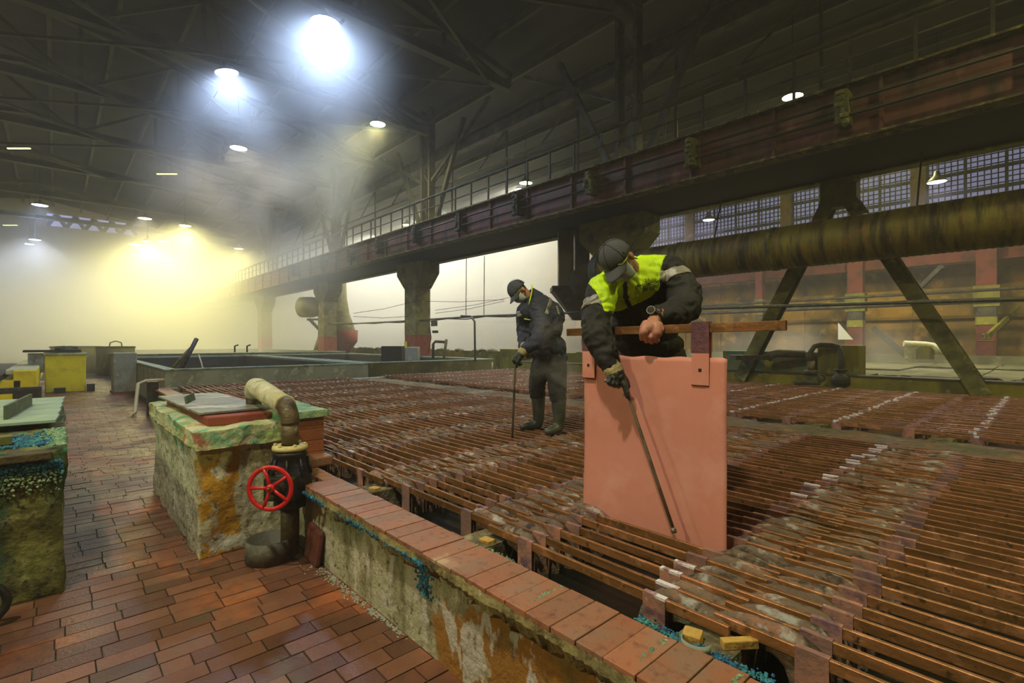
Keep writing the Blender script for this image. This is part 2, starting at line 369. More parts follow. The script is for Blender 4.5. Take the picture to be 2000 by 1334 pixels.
# purlins and trusses
yy = -11.
n = 0
while yy < 25:
    m = MB(); z = (roof_z(yy) if yy < 12 else roof_z(12) - (yy - 12) * .089) - .22
    m.ibeam((-70, yy, z), (12, yy, z), .12, .26, .02)
    o = m.build('roof_purlin', K['truss'])
    tag(o, '%s long steel purlin under the dark roof deck, counted outwards from the near eave' % ordinal(n + 1), 'roof beam', 'purlins under the roof')
    yy += 1.8; n += 1
truss_x = [3.2, -2.8, -8.0, -13.2, -18.4, -23.6, -28.8, -35, -42, -50]
K['lattice_dark'] = K['truss']
for n, tx in enumerate(truss_x):
    e = empty('roof_truss', (tx, 0, 0))
    tag(e, 'steel lattice roof truss, %s from the camera end of the dark hall' % ordinal(n + 1), 'roof truss', 'roof trusses across the hall')
    m = MB(); zb = 10.6
    m.ibeam((0, -13.5, zb), (0, 12, zb), .3, .3, .03); m.build('bottom_chord', K['truss'], e)
    m = MB(); m.beam((0, -13.5, roof_z(-13.5) - .5), (0, -1, 13.1), .26, .2); m.beam((0, -1, 13.1), (0, 12, roof_z(12) - .5), .26, .2); m.build('top_chord', K['truss'], e)
    pts = [-13.5 + i * 2.83 for i in range(10)]
    for i, y in enumerate(pts):
        zt = roof_z(y) - .5
        if n < 7:
            m = MB(); m.beam((0, y, zb), (0, y, zt), .1, .12); m.build('web_post', K['truss'], e)
        if i < 9:
            y2 = pts[i + 1]
            a, b = ((0, y, zb), (0, y2, roof_z(y2) - .5)) if i % 2 else ((0, y, zt), (0, y2, zb))
            if n < 7:
                m = MB(); m.beam(a, b, .1, .12); m.build('web_diagonal', K['truss'], e)
# horizontal wind bracing between trusses
for n in range(7):
    m = MB(); a, b = truss_x[n], truss_x[n + 1]
    m.beam((a, -6, 10.45), (b, 2, 10.45), .09, .09); m.beam((a, 2, 10.35), (b, -6, 10.35), .09, .09)
    m.beam((a, 2, 10.45), (b, 11, 10.45), .09, .09); m.beam((a, 11, 10.35), (b, 2, 10.35), .09, .09)
    o = m.build('wind_brace', K['truss'])
    tag(o, 'crossed flat bracing bars between roof trusses, %s bay from the camera end' % ordinal(n + 1), 'bracing', 'wind bracing under the trusses')

# =================================================================== CRANE GIRDER LINE
YG0, YG1 = 9.8, 12.0
e = tag(empty('crane_girder', (0, 0, 0)), 'long rusty red crane runway girder with walkway, on the row of columns', 'girder')
m = MB(); m.beam((-57.9, YG0, 5.31), (12, YG0, 5.31), .03, .9); m.build('web', K['girder'], e)
m = MB(); m.beam((-57.9, YG0, 4.86), (12, YG0, 4.86), .34, .035); m.build('bottom_flange', K['flange'], e)
m = MB(); m.beam((-57.9, YG0, 5.78), (12, YG0, 5.78), .34, .04); m.build('top_flange', K['flange'], e)
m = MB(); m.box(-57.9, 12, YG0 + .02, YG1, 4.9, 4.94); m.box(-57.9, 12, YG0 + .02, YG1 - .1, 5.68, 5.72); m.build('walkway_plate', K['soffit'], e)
m = MB(); m.ibeam((-57.9, YG1, 4.96), (12, YG1, 4.96), .3, .26, .03); m.build('back_beam', K['steel_green'], e)
m = MB(); m.beam((-57.9, YG1, 5.4), (12, YG1, 5.4), .03, .6); m.build('back_web', K['steel_dark'], e)
for z in (5.22, 5.46):
    m = MB(); m.tube([(-57.9, YG0 - .22, z), (12, YG0 - .22, z)], .028, 8); m.build('conductor_bar', K['black'], e)
x = 3.0; i = 0
while x > -46:
    m = MB(); m.beam((x, YG0 - .05, 4.88), (x, YG0 - .05, 5.76), .05, .09)
    m.build('stiffener', K['girder'], e); x -= 1.62
for i, x in enumerate([-2.35, -5.0, -7.6, -10.2, -12.9, -15.6, -18.4, -21, -24, -28]):
    m = MB(); q = random.Random(i)
    m.box(x - .09, x + .09, YG0 - .34, YG0 - .02, 5.08, 5.62)
    for j in range(6): m.blob((x + q.uniform(-.08, .08), YG0 - .33, 5.08 + j * .1), .07, j + i * 9, .3, 1)
    m.build('insulator_bracket', K['steel_green'] if i < 3 else K['steel_dark'], e)
e = tag(empty('walkway_railing', (0, 0, 0)), 'tubular guard railing along the top of the crane girder', 'railing')
m = MB(); m.tube([(-57.9, YG0, 6.62), (12, YG0, 6.62)], .045, 8); m.build('top_rail', K['steel_dark'], e)
m = MB(); m.tube([(-57.9, YG0, 6.25), (12, YG0, 6.25)], .02, 6); m.build('middle_rail', K['steel_dark'], e)
x = 2.0
while x > -44:
    m = MB(); m.beam((x, YG0, 5.8), (x, YG0, 6.62), .045, .045); m.build('rail_post', K['steel_dark'], e); x -= .86
# second, upper railing seen above the walkway (crane rail level behind)
e = tag(empty('upper_beam', (0, 0, 0)), 'dark upper beam with hanging rods behind the girder railing', 'beam')
m = MB(); m.ibeam((-57.9, YG1 + .2, 9.5), (12, YG1 + .2, 9.5), .3, .5, .03); m.build('beam', K['steel_dark'], e)
x = 0
while x > -36:
    m = MB(); m.beam((x, YG1 + .2, 5.7), (x, YG1 + .2, 9.3), .06, .06); m.beam((x, YG1 + .2, 9.3), (x - 1.7, YG1 + .2, 8.2), .05, .05); m.beam((x, YG1 + .2, 8.2), (x - 3.4, YG1 + .2, 8.2), .06, .06)
    m.build('hanger', K['steel_dark'], e); x -= 3.4

def column(X, label, grime):
    e = tag(empty('hall_column', (X, 11.4, 0)), label, 'column', 'columns carrying the crane girder')
    m = MB(); w = .42
    m.box(-w, w, -.36, -.32, 1.75, 3.9); m.box(-w, w, .32, .36, 1.75, 3.9)
    m.box(-.03, .03, -.32, .32, 1.75, 3.9); m.box(-w, -w + .04, -.32, .32, 1.75, 3.9); m.box(w - .04, w, -.32, .32, 1.75, 3.9)
    m.build('shaft', grime, e)
    m = MB(); m.box(-w - .01, w + .01, -.37, .37, 0, 1.78); m.build('red_base', K['colred'], e)
    m = MB(); m.box(-w - .012, -w + .01, -.375, .375, 1.78, 3.8); m.build('yellow_edge', K['steel_green'], e)
    m = MB(); poly = [(-.43, 3.75), (.43, 3.75), (1.05, 4.35), (1.05, 4.83), (-1.05, 4.83), (-1.05, 4.35)]
    for yy in (-.4, .36): m.prism(poly, (0, yy, 0), (1, 0, 0), (0, 0, 1), (0, 1, 0), .04)
    m.box(-1.05, 1.05, -.38, .38, 4.79, 4.84); m.box(-1.06, -1.02, -.38, .38, 4.35, 4.8); m.box(1.02, 1.06, -.38, .38, 4.35, 4.8)
    m.beam((-.43, 0, 3.75), (-1.05, 0, 4.36), .74, .03); m.beam((.43, 0, 3.75), (1.05, 0, 4.36), .74, .03)
    m.build('gusset_head', grime, e)
    # upper lattice column with knee braces
    m = MB()
    for xx in (-.3, .3): m.beam((xx, .5, 5.0), (xx, .5, 12.0), .12, .3)
    for k in range(9): m.beam((-.3 if k % 2 else .3, .5, 5.1 + k * .75), (.3 if k % 2 else -.3, .5, 5.85 + k * .75), .05, .06)
    m.build('upper_shaft', K['steel_dark'], e)
    for s in (-1, 1):
        m = MB(); m.beam((s * .3, .5, 6.0), (s * 2.6, .5, 10.4), .16, .16); m.build('knee_brace', K['steel_dark'], e)
        m = MB(); m.beam((s * .3, .5, 8.4), (s * 4.2, .5, 10.6), .12, .12); m.build('upper_brace', K['steel_dark'], e)
    return e
column(-18.4, 'column with red foot and flared head, standing clear in the white mist', K['col'])
column(-8.1, 'green-grimed column with flared head, rising behind the worker in the lime vest', K['steel_green'])
e = column(-28.0, 'misty column wrapped by ducts and a red elbow, at the steam edge', K['col'])
column(-39.5, 'dim far column swallowed by yellow steam', K['col'])
column(2.4, 'girder column standing past the picture edge, nearest the camera', K['col'])
m = MB(); m.box(-18.83, -18.60, 11.0, 11.02, 1.2, 1.5)
tag(m.build('notice', K['paper']), 'small yellow notice stuck on the red column foot', 'notice')
# A-frame under the girder
e = tag(empty('a_frame_support', (-2.98, 11.93, 0)), 'leaning A-frame steel strut pair under the girder behind the big duct', 'support frame')
m = MB(); m.prism([(-.32, 4.83), (.32, 4.83), (.32, 4.36), (.16, 4.26), (-.16, 4.26), (-.32, 4.36)], (0, -.16, 0), (1, 0, 0), (0, 0, 1), (0, 1, 0), .32)
m.build('gusset', K['steel_green'], e)
m = MB(); m.ibeam((-.2, 0, 4.35), (-2.0, 0, .62), .26, .3, .03, (0, 1, 0)); m.build('leg', K['steel_green'], e)
m = MB(); m.ibeam((.2, 0, 4.35), (2.15, 0, .56), .26, .3, .03, (0, 1, 0)); m.build('leg', K['steel_green'], e)
m = MB(); m.box(1.6, 2.6, -.25, .25, .4, .55); m.build('foot_pad', K['oliveyellow'], e)
m = MB(); m.tube([at(1925, 790, 9.2), at(2010, 735, 8.9)], .03, 8)
tag(m.build('leaning_rod', K['black']), 'thin black rod leaning over the bath edge by the strut foot', 'rod')

# large ribbed duct in front of the A-frame
e = tag(empty('round_duct', (0, 11.0, 3.42)), 'huge ribbed round duct, yellow-brown with rust stains, hung below the girder', 'duct')
prof = []; L = 15.2; n = int(L / .05)
for i in range(n + 1): prof.append((.43 + (.007 if i % 2 else -.004), i * .05))
m = MB(); m.lathe(prof, (-8.2, 0, 0), Matrix(((0, 0, 1), (0, 1, 0), (-1, 0, 0))), 40); m.build('duct_body', K['pipewrap'], e)
for x in (-8.2, -6.0, -3.9, 1.2):
    m = MB(); m.lathe([(.43, -.05), (.452, -.05), (.452, .05), (.43, .05)], (x, 0, 0), Matrix(((0, 0, 1), (0, 1, 0), (-1, 0, 0))), 40); m.build('band', K['steel_green'], e)
for x in (-5.2, -1.6):
    m = MB(); m.tube([(x, 0, .4), (x + .02, .35, 1.45)], .015, 6); m.build('hanger', K['steel_dark'], e)
m = MB(); m.lathe([(.0, 0), (.43, 0), (.5, .08), (.5, .3)], (-8.5, 0, 0), Matrix(((0, 0, 1), (0, 1, 0), (-1, 0, 0))), 40); m.build('end_cap', K['steel_dark'], e)

# long round handrail pipe across the middle distance
m = MB(); pts = [(-28, 11.3, 2.55), (-24, 11.3, 2.42), (-20, 11.3, 2.40), (-14, 11.3, 2.42), (-8, 11.3, 2.33), (2, 11.1, 2.12), (6, 11.1, 2.08)]
m.tube(pts, .036, 10)
o = m.build('service_pipe', K['rail']); tag(o, 'long thin grey pipe running level between the columns', 'pipe')
m = MB(); m.tube([(p[0], p[1] - .06 + .02 * math.sin(i * 2), p[2] - .05 - .03 * math.sin(i * 3)) for i, p in enumerate([(-28 + k * 1.2, 11.3, 2.5 - min(k, 6) * .015) for k in range(17)])], .02, 8)
tag(m.build('cable', K['black']), 'dark cable tied along the thin level pipe', 'cable')
for nm, p0, p1, lab in (('pipe_leg', at(928, 622, 17.0), at(928, 705, 17.0), 'bent grey standpipe dropping from the level pipe near the second worker'),):
    m = MB(); m.tube([at(900, 617, 17.2), at(920, 618, 17.1), at(927, 628, 17), p1], .035, 10); tag(m.build('standpipe', K['rail']), lab, 'pipe')
for px, y1, lab in ((911, 505, 'thin hanging rod, farther from the second worker, in the white mist'), (946, 500, 'thin hanging rod, nearer the second worker, in the white mist')):
    m = MB(); m.tube([at(px, y1, 17.4), at(px - 1, 615, 17.4)], .014, 6); tag(m.build('hanging_rod', K['steel_green']), lab, 'rod')
m = MB()
for a, b in (((690, 612), (812, 588)), ((812, 588), (985, 585)), ((850, 612), (985, 588)), ((850, 606), (1000, 580)), ((690, 618), (800, 618))):
    m.tube([at(a[0], a[1], 18), at((a[0] + b[0]) / 2, (a[1] + b[1]) / 2 + 3, 18), at(b[0], b[1], 18)], .008, 5)
tag(m.build('slack_wires', K['black']), 'slack thin wires strung across the white mist by the red-footed column', 'wires')
m = MB(); m.tube([at(842, 632, 19.5), at(850, 655, 19.5), at(846, 672, 19.5)], .03, 8); m.box(-.1, .1, -.1, .1, 0, .01)
m = MB(); m.obox(at(850, 648, 19.4), (.25, .12, .1)); m.tube([at(838, 628, 19.4), at(842, 660, 19.4), at(836, 690, 19.4)], .02, 6); m.obox(at(848, 632, 19.4), (.3, .1, .2))
tag(m.build('valve_cluster', K['steel_dark']), 'small dark valve and tap hung on the red-footed column side', 'valve')

# ducts beside the misty column and behind the second worker
e = tag(empty('bent_duct', at(640, 600, 29.6)), 'big bent ventilation duct with red elbow beside the misty column', 'duct')
def inloc(e, pts): return [V(p) - e.location for p in pts]
m = MB(); m.tube(inloc(e, [at(590, 600, 30), at(610, 600, 29.8), at(632, 600, 29.6), at(640, 610, 29.6)]), [.62, .62, .5, .5], 20); m.build('horizontal_duct', K['col'], e)
m = MB(); m.tube(inloc(e, [at(650, 540, 29.5), at(652, 585, 29.5), at(660, 620, 29.5), at(672, 645, 29.4), at(676, 660, 29.3)]), [.75, .75, .7, .62, .6], 20); m.build('down_duct', K['col'], e)
m = MB(); m.tube(inloc(e, [at(678, 645, 29.2), at(678, 662, 29.2), at(668, 680, 29.3), at(645, 692, 29.5)]), [.62, .6, .5, .34], 20); m.build('red_elbow', K['colred'], e)
m = MB(); m.tube(inloc(e, [at(632, 650, 29.8), at(626, 690, 29.8)]), [.25, .45], 14); m.build('yellow_cone', K['oliveyellow'], e)
m = MB(); m.beam(*inloc(e, [at(604, 623, 29.9), at(628, 648, 29.8)]), .15, .15); m.beam(*inloc(e, [at(600, 624, 29.9), at(630, 624, 29.8)]), .12, .12); m.build('bracket', K['steel_dark'], e)
e = tag(empty('hopper_duct', at(1112, 603, 15.2)), 'tall dark duct with boxy hopper foot and round drum, between the two workers', 'duct')
m = MB(); M3 = Matrix(((CC, -CS, 0), (CS, CC, 0), (0, 0, 1)))
m.obox((-.15, 0, 1.6), (.46, .4, 2.5), M3); m.build('shaft', K['duct_grey'], e)
m = MB(); m.obox((.24, .3, 1.5), (.42, .4, 2.7), M3); m.build('back_shaft', K['blacksteel'], e)
m = MB(); cc = V((-.05, 0, .35)) 
def frust(m, c, w0, w1, h, M, dx=0):
    vs = []
    for (w, z, o) in ((w0, -h / 2, dx), (w1, h / 2, 0)):
        for a, b in ((-1, -1), (1, -1), (1, 1), (-1, 1)): vs.append(V(c) + M @ V((a * w / 2 + o, b * w / 2, z)))
    m.add(vs, [(0, 3, 2, 1), (4, 5, 6, 7), (0, 1, 5, 4), (1, 2, 6, 5), (2, 3, 7, 6), (3, 0, 4, 7)])
frust(m, cc + V((0, 0, -.25)), .3, 1.0, .9, M3, .3); m.obox(cc + V((0, 0, .24)), (1.04, .9, .14), M3); m.build('hopper', K['steel_dark'], e)
m = MB(); m.lathe([(0, -.3), (.5, -.3), (.55, -.2), (.55, .2), (.5, .3), (0, .3)], M3 @ V((.5, -.3, .75)), M3 @ Matrix(((1, 0, 0), (0, 0, 1), (0, 1, 0))), 24); m.build('round_drum', K['steel_dark'], e)
m = MB()
for s in (-.4, .45): m.beam(M3 @ V((s, 0, -.4)), M3 @ V((s * 1.3, 0, -1.9)), .12, .12)
m.build('stand', K['steel_dark'], e)
m = MB(); m.lathe([(0, 0), (.28, 0), (.28, .1), (0, .1)], M3 @ V((.55, -.6, -1.0)), M3 @ Matrix(((1, 0, 0), (0, 0, -1), (0, 1, 0))), 24); m.build('round_cover', K['greywall'], e)

# right aisle: red crane beam, red columns, truss struts, low parapet
m = MB(); m.ibeam((-40, 24.9, 4.75), (12, 24.9, 4.75), .35, .6, .05)
tag(m.build('runway_beam', K['wallred']), 'rusty red runway beam along the ochre back wall', 'beam')
m = MB(); m.tube([(-40, 24.4, 2.95), (12, 24.4, 2.95)], .09, 8); m.tube([(-40, 24.4, 3.3), (12, 24.4, 3.35)], .06, 8)
tag(m.build('wall_pipes', K['steel_dark']), 'pair of dark pipes along the ochre back wall', 'pipes')
for i, (px, lab) in enumerate(((1485, 'slim red wall column nearest the lifted copper plate'), (1672, 'red and yellow wall column beside the white triangular sign'), (1927, 'red and yellow wall column with small pale numerals'))):
    t = (px - 1000) / FPX; r = (CC * t - CS) / (CC + CS * t); X = r * 24.6
    e = tag(empty('wall_column', (X, 24.6, 0)), lab, 'column', 'red columns on the back wall')
    w = .15 if i == 0 else .27
    m = MB(); m.box(-w, w, -.2, .2, 3.45, 5.6); m.build('upper_shaft', K['wallred'], e)
    m = MB(); m.box(-w * 1.3, w * 1.3, -.22, .22, 2.75, 3.5); m.build('yellow_collar', K['oliveyellow'], e)
    m = MB(); m.box(-w, w, -.2, .2, 2.35, 2.75); m.build('mid_shaft', K['steel_dark'], e)
    m = MB(); m.box(-w * 1.05, w * 1.05, -.22, .22, 2.1, 2.38); m.build('yellow_band', K['oliveyellow'], e)
    m = MB(); m.box(-w, w, -.2, .2, 0, 2.12); m.build('red_foot', K['wallred'], e)
    if i == 2:
        m = MB()
        for sx in (-.1, .02): m.box(sx, sx + .08, -.225, -.222, 1.75, 1.78); m.box(sx + .06, sx + .08, -.225, -.222, 1.6, 1.78); m.box(sx, sx + .08, -.225, -.222, 1.6, 1.62)
        m.box(-.2, .2, -.225, -.222, 1.52, 1.545)
        m.build('numerals', K['oliveyellow'], e)
for (a, b, lab, mat) in (((1705, 640), (1775, 700), 'slanted steel prop standing behind the steaming bath', K['steel_dark']), ((1990, 600), (1930, 655), 'yellow slanted brace by the numbered red column', K['oliveyellow']),
                    ((1800, 560), (1840, 520), 'thin tie rod under the red runway beam, leaning towards the numbered column', K['steel_dark'])):
    m = MB(); m.beam(at(a[0], a[1], 18.0), at(b[0], b[1], 17.2), .18 if mat is K['steel_dark'] and a[1] > 600 else .1, .16); tag(m.build('slanted_brace', mat), lab, 'brace')
m = MB(); p = V(at(1652, 652, 19)); R3 = M3
m.prism([(-.28, -.22), (.28, -.22), (-.28, .42)], p, M3 @ V((1, 0, 0)), (0, 0, 1), M3 @ V((0, 1, 0)), .03)
tag(m.build('triangular_sign', K['white']), 'white triangular sign by the red column foot', 'sign')
m = MB(); m.box(-13, 6, 12.0, 12.25, .2, .78)
tag(m.build('bath_wall', K['oliveyellow']), 'low olive-yellow bath wall beyond the far hanger bars', 'wall')
m = MB(); m.box(-13, 6, 11.98, 12.3, .78, .81); tag(m.build('wall_capping', K['steel_dark']), 'thin dark capping on the low olive-yellow bath wall', 'capping')
m = MB(); q = random.Random(5)
for j in range(5):
    y0 = 12.3 + j * 2.3
    for i in range(11):
        x0 = -13 + i * 1.7
        m.box(x0, x0 + 1.67, y0, y0 + 2.2, .55, .7 + q.uniform(0, .05))
tag(m.build('bath_covers', K['cover'], bevel=.015), 'dusty grey-green covers over the steaming rear baths', 'covers')
for i in range(13):
    p = V((q.uniform(-5, .5), q.uniform(12.5, 13.4), .76)); 
    m = MB(); m.blob(p, q.uniform(.06, .14), i, .3, 2, (1.6, 1, .5)); 
    tag(m.build('rag_heap', K['steel_dark']), 'dark rag heap lying on the dusty rear bath covers', 'rags', 'rag heaps on the rear covers')
m = MB(); m.box(-40, 8, 23.4, 23.8, 0, 1.0); tag(m.build('parapet', K['cover']), 'low grey parapet before the ochre back wall', 'parapet')

# =================================================================== ELECTROLYSIS BANKS
BX = [1.63 - 1.19 * k for k in range(0, 13)]       # cell boundaries: 1.63, .44, -.75, -1.94 ...
XL = BX[-1]                                         # -12.65
Y0, Y1, Y2, Y3 = 1.5, 5.72, 6.62, 11.85
# front wall with coping
e = tag(empty('tank_wall', (0, 1.32, 0)), 'long low peeling tank wall with brick coping, crossing the foreground', 'wall')
m = MB(); m.box(-9.8, 1.63, 0, .16, 0, .44); m.box(XL, -9.8, .23, .4, 0, .44)
o = m.build('plaster_face', K['plaster'], e)
# ragged mortar lip under the coping
bm = bmesh.new(); q = random.Random(2); n = 420; vs = []
for i in range(n + 1):
    x = -3.42 + i * (5.02 / n)
    ry = q.uniform(-.012, .012) + .012 * math.sin(x * 9); rz = q.uniform(-.014, .01) + .012 * math.sin(x * 7 + 1)
    vs.append([bm.verts.new((x, -.074 + .4 * q.uniform(-.01, .01), .507 + rz * .3)), bm.verts.new((x, -.080 + ry * .5, .475)), bm.verts.new((x, -.058 + ry, .437 + rz)), bm.verts.new((x, .004, .405 + rz * 1.6)), bm.verts.new((x, .1, .43)), bm.verts.new((x, -.06, .486))])
for i in range(n):
    for k in range(6):
        bm.faces.new((vs[i][k], vs[i + 1][k], vs[i + 1][(k + 1) % 6], vs[i][(k + 1) % 6]))
bmesh.ops.recalc_face_normals(bm, faces=bm.faces)
me = bpy.data.meshes.new('mortar_lip'); bm.to_mesh(me); bm.free(); link('mortar_lip', me, K['lip'], e)
m = MB(); x = 1.6
while x > XL:
    w = .112 + q.uniform(-.004, .01)
    o_ = 0 if x > -9.8 else .24
    yf = .065 if -3.86 < x < -3.42 else -.07
    m.box(x - w + .002, x - .002, o_ + yf + q.uniform(-.004, .006), o_ + .18 + q.uniform(-.004, .004), .487, .518 + q.uniform(0, .004)); x -= w
o = m.build('brick_coping', K['coping'], e, bevel=.003)
m = MB(); q = random.Random(9)
def crust(m, n, fx, fy, fz, r0, r1, q, k=0):
    for i in range(n): m.blob((fx(q), fy(q), fz(q)), q.uniform(r0, r1), i + k, .45, 1)
for (xa, xb, n, dz) in ((-3.5, -2.75, 700, .035), (-2.75, -2.2, 130, .02), (-2.30, -1.95, 950, .095)):
    for i in range(n):
        x = q.uniform(xa, xb); dd = abs(q.gauss(0, 1)) * dz * .6
        m.blob((x, -.075 + dd * .75 + q.uniform(-.008, .012) + (.02 if dd > .06 else 0), .475 - dd), q.uniform(.005, .012), i, .45, 1)
for i in range(160):
    x = -2.06 + q.gauss(0, .035); m.blob((x, -.002, .38 - q.uniform(0, .12)), q.uniform(.003, .008), i, .45, 1)
o = m.build('copper_crystal_crust', K['crystal'], e)
m = MB()
for xx in (-1.33, -.86, -.62):
    for i in range(50): m.blob((xx + q.uniform(-.006, .006), q.uniform(-.02 if xx == -1.33 else .0, .17), .519), q.uniform(.002, .006 if i % 3 else .009), i, .4, 1)
for i in range(60): m.blob((-1.75 + q.gauss(0, .08), .19 + q.uniform(-.02, .01), .515), q.uniform(.002, .006), i, .4, 1)
m.build('turquoise_seams', K['crystal_pale'], e)

# tank body: liquid, inner wall, sills, strips
m = MB(); m.box(XL, 1.63, Y0, Y3, .05, .355)
o = m.build('electrolyte', K['liquid']); tag(o, 'dark steaming liquid under the hanger bars', 'liquid', kind='stuff')
m = MB(); m.box(XL - .3, XL, 1.48, 12.0, 0, .5); tag(m.build('tank_end_wall', K['greywall']), 'low tank end wall between the bars and the empty tanks', 'wall')
m = MB(); m.box(XL, 1.63, 1.4805, 1.53, .0, .38); tag(m.build('inner_lining', K['dark']), 'black lining strip inside the front tank wall', 'lining')
nx, ny = 300, 18
bm = bmesh.new(); q = random.Random(4); g = []
for i in range(nx + 1):
    row = []
    for j in range(ny + 1):
        z = .495 + q.uniform(-.006, .010) + .012 * math.sin(i * .31 + j) * math.sin(j * .9 + i * .1)
        if j in (0, ny): z = .47
        row.append(bm.verts.new((XL + (1.63 - XL) * i / nx, Y1 + (Y2 - Y1) * j / ny + (q.uniform(-.012, .012) if 0 < j < ny else 0), z)))
    g.append(row)
for i in range(nx):
    for j in range(ny): bm.faces.new((g[i][j], g[i + 1][j], g[i + 1][j + 1], g[i][j + 1]))
me = bpy.data.meshes.new('walkway_strip'); bm.to_mesh(me); bm.free()
o = link('walkway_strip', me, K['strip']); tag(o, 'muddy brown walkway strip between the two banks of bars', 'walkway')
m = MB(); m.box(XL, 1.63, Y3 - .05, 12.0, .2, .5); tag(m.build('back_curb', K['oliveyellow']), 'low grimy curb under the far edge of the second bank', 'curb')
for bank, (ya, yb) in enumerate(((Y0 + .04, Y1 + .02), (Y2, Y3 - .06))):
    for k, bx in enumerate(BX[1:-1]):
        m = MB(); q = random.Random(k * 7 + bank)
        m.box(bx - .13, bx + .06, ya, yb, .1, .490)
        n = 150 if (bank == 0 and k < 5) else 40
        for i in range(n * 3): m.blob((bx + q.uniform(-.12, .05), q.uniform(ya, yb), .485), q.uniform(.005, .02), i, .5, 1, (1.5, .8, .5))
        o = m.build('contact_sill', K['sill'])
        tag(o, 'crusted sill under overlapping bar ends, %s from the right in the %s bank' % (ordinal(k + 1), ('near', 'far')[bank]), 'sill', 'contact sills of the %s bank' % ('near', 'far')[bank])

# hanger bars with straps
SP = .108; NB = 38
BL = 1.25
def bar_mesh(m, x0, y, z, mi=0, sag=0.):
    m.box(x0, x0 + BL, y - .008, y + .008, z - .019, z + .019, mi)
mb = MB(); bar_mesh(mb, 0, 0, 0); bar_me = mb.build('hanger_bar', K['copper'], mesh_only=True)
bm = bmesh.new(); bm.from_mesh(bar_me); bmesh.ops.bevel(bm, geom=bm.edges[:], offset=.002, segments=1, affect='EDGES'); bm.to_mesh(bar_me); bm.free()
def strap_bm(x, mi=0, m=None, y=0, z=0, top=None):
    m = m or MB()
    m.box(x - .047, x + .047, y - .0115, y + .0115, z + .012, z + .0225, mi if top is None else top)
    m.box(x - .047, x + .047, y - .0115, y - .0085, z - .17, z + .012, mi)
    m.box(x - .047, x + .047, y + .0085, y + .0115, z - .17, z + .012, mi)
    return m
strap_me = {}
for nm, x in (('a', .29), ('b', .95)):
    for sm in ('strap', 'strap_salt'):
        strap_me[nm + sm] = strap_bm(x, 0, top=(1 if sm == 'strap_salt' else 0)).build('strap', [K['strap'], K['strap_salt']], mesh_only=True)
ROW = ['row at the far right', 'row just right of the lifted plate', 'row holding the lifted plate', 'first row left of the lifted plate', 'row beneath the second worker']
def rowname(c):
    return {1: 'rightmost row', 2: 'row under the lifted plate'}.get(c, '%s row left of the lifted plate' % ordinal(c - 2))
cand = []
for c in range(1, 12):
    for k in range(NB):
        y = 1.66 + k * SP + (c % 2) * .046
        if y > Y1 - .05 or (c >= 10 and k < 2): continue
        x0 = BX[c + 0] - 0 
        # cell c spans BX[c+1] .. BX[c]; the bar starts .06 beyond its left boundary
        xl = BX[c + 1] - .06 if c < 12 else None
        xc = xl + BL / 2
        d = -CS * xc + CC * y
        cx = CC * xc + CS * y
        if d < .6 or abs(cx / d) > 1.25: 
            if c != 1: continue
        cand.append((math.hypot(d, 0) if d > 0 else 9, c, k, xl, y))
cand.sort()
near = set((c, k) for _, c, k, _, _ in cand[:300])
bars = {}
q = random.Random(21)
first_bar = None
rest = MB()
for d, c, k, xl, y in sorted(cand, key=lambda t: (t[1], t[2])):
    z = .532 + q.uniform(-.003, .003); xj = q.uniform(-.02, .015); yj = q.uniform(-.006, .006)
    salt_b = (c == 2 and (k < 4 or (k > 14 and q.random() < .55)))
    salt_a = (c > 3 and q.random() < .15)
    if c in (2,) and k == 6: continue        # the slot from which the plate was lifted
    if c == 2 and k == 0: xj = .02
    if (c, k) in near:
        o = bpy.data.objects.new('hanger_bar', bar_me); COL.objects.link(o)
        o.location = (xl + xj, y + yj, z); o.rotation_euler = (0, q.uniform(-.002, .002), q.uniform(-.005, .005))
        tag(o, 'copper hanger bar, %s from the coping, in the %s' % (ordinal(k + 1), rowname(c)), 'copper bar', 'hanger bars across the near baths')
        for nm, salt in (('a', salt_a), ('b', salt_b)):
            s_ = bpy.data.objects.new('strap', strap_me[nm + ('strap_salt' if salt else 'strap')]); COL.objects.link(s_); s_.parent = o
            s_.location = (q.uniform(-.03, .03), 0, 0)
    else:
        bar_mesh(rest, xl + xj, y + yj, z)
        strap_bm(xl + xj + .29, 1, rest, y + yj, z, 2 if salt_a else 1); strap_bm(xl + xj + .95, 1, rest, y + yj, z, 2 if (salt_b or q.random() < .1) else 1)
for c in range(1, 13):
    xl = (BX[c + 1] if c < 12 else BX[12] - 1.19) - .06
    if c == 12: continue
    yk = Y2 + .03; k = 0; q = random.Random(c)
    while yk < Y3 - .08:
        y = yk + (c % 2) * .045; z = .545 + q.uniform(-.008, .008); xj = q.uniform(-.03, .02)
        bar_mesh(rest, xl + xj, y, z); strap_bm(xl + xj + .29, 1, rest, y, z); strap_bm(xl + xj + .95, 1, rest, y, z)
        sx = xl + xj + .28 + q.uniform(-.012, .012); sw = q.uniform(.012, .036)
        if q.random() < .85: rest.box(sx - sw, sx + sw, y - .013, y + .013, z + .010, z + .0255, 2)
        yk += .122 + q.uniform(-.008, .008); k += 1
o = rest.build('hanger_bar', [K['copper'], K['strap'], K['strap_salt']])
tag(o, 'rest of the closely laid copper hanger bars in the farther baths', 'copper bars', 'hanger bars across the near baths', 'stuff')

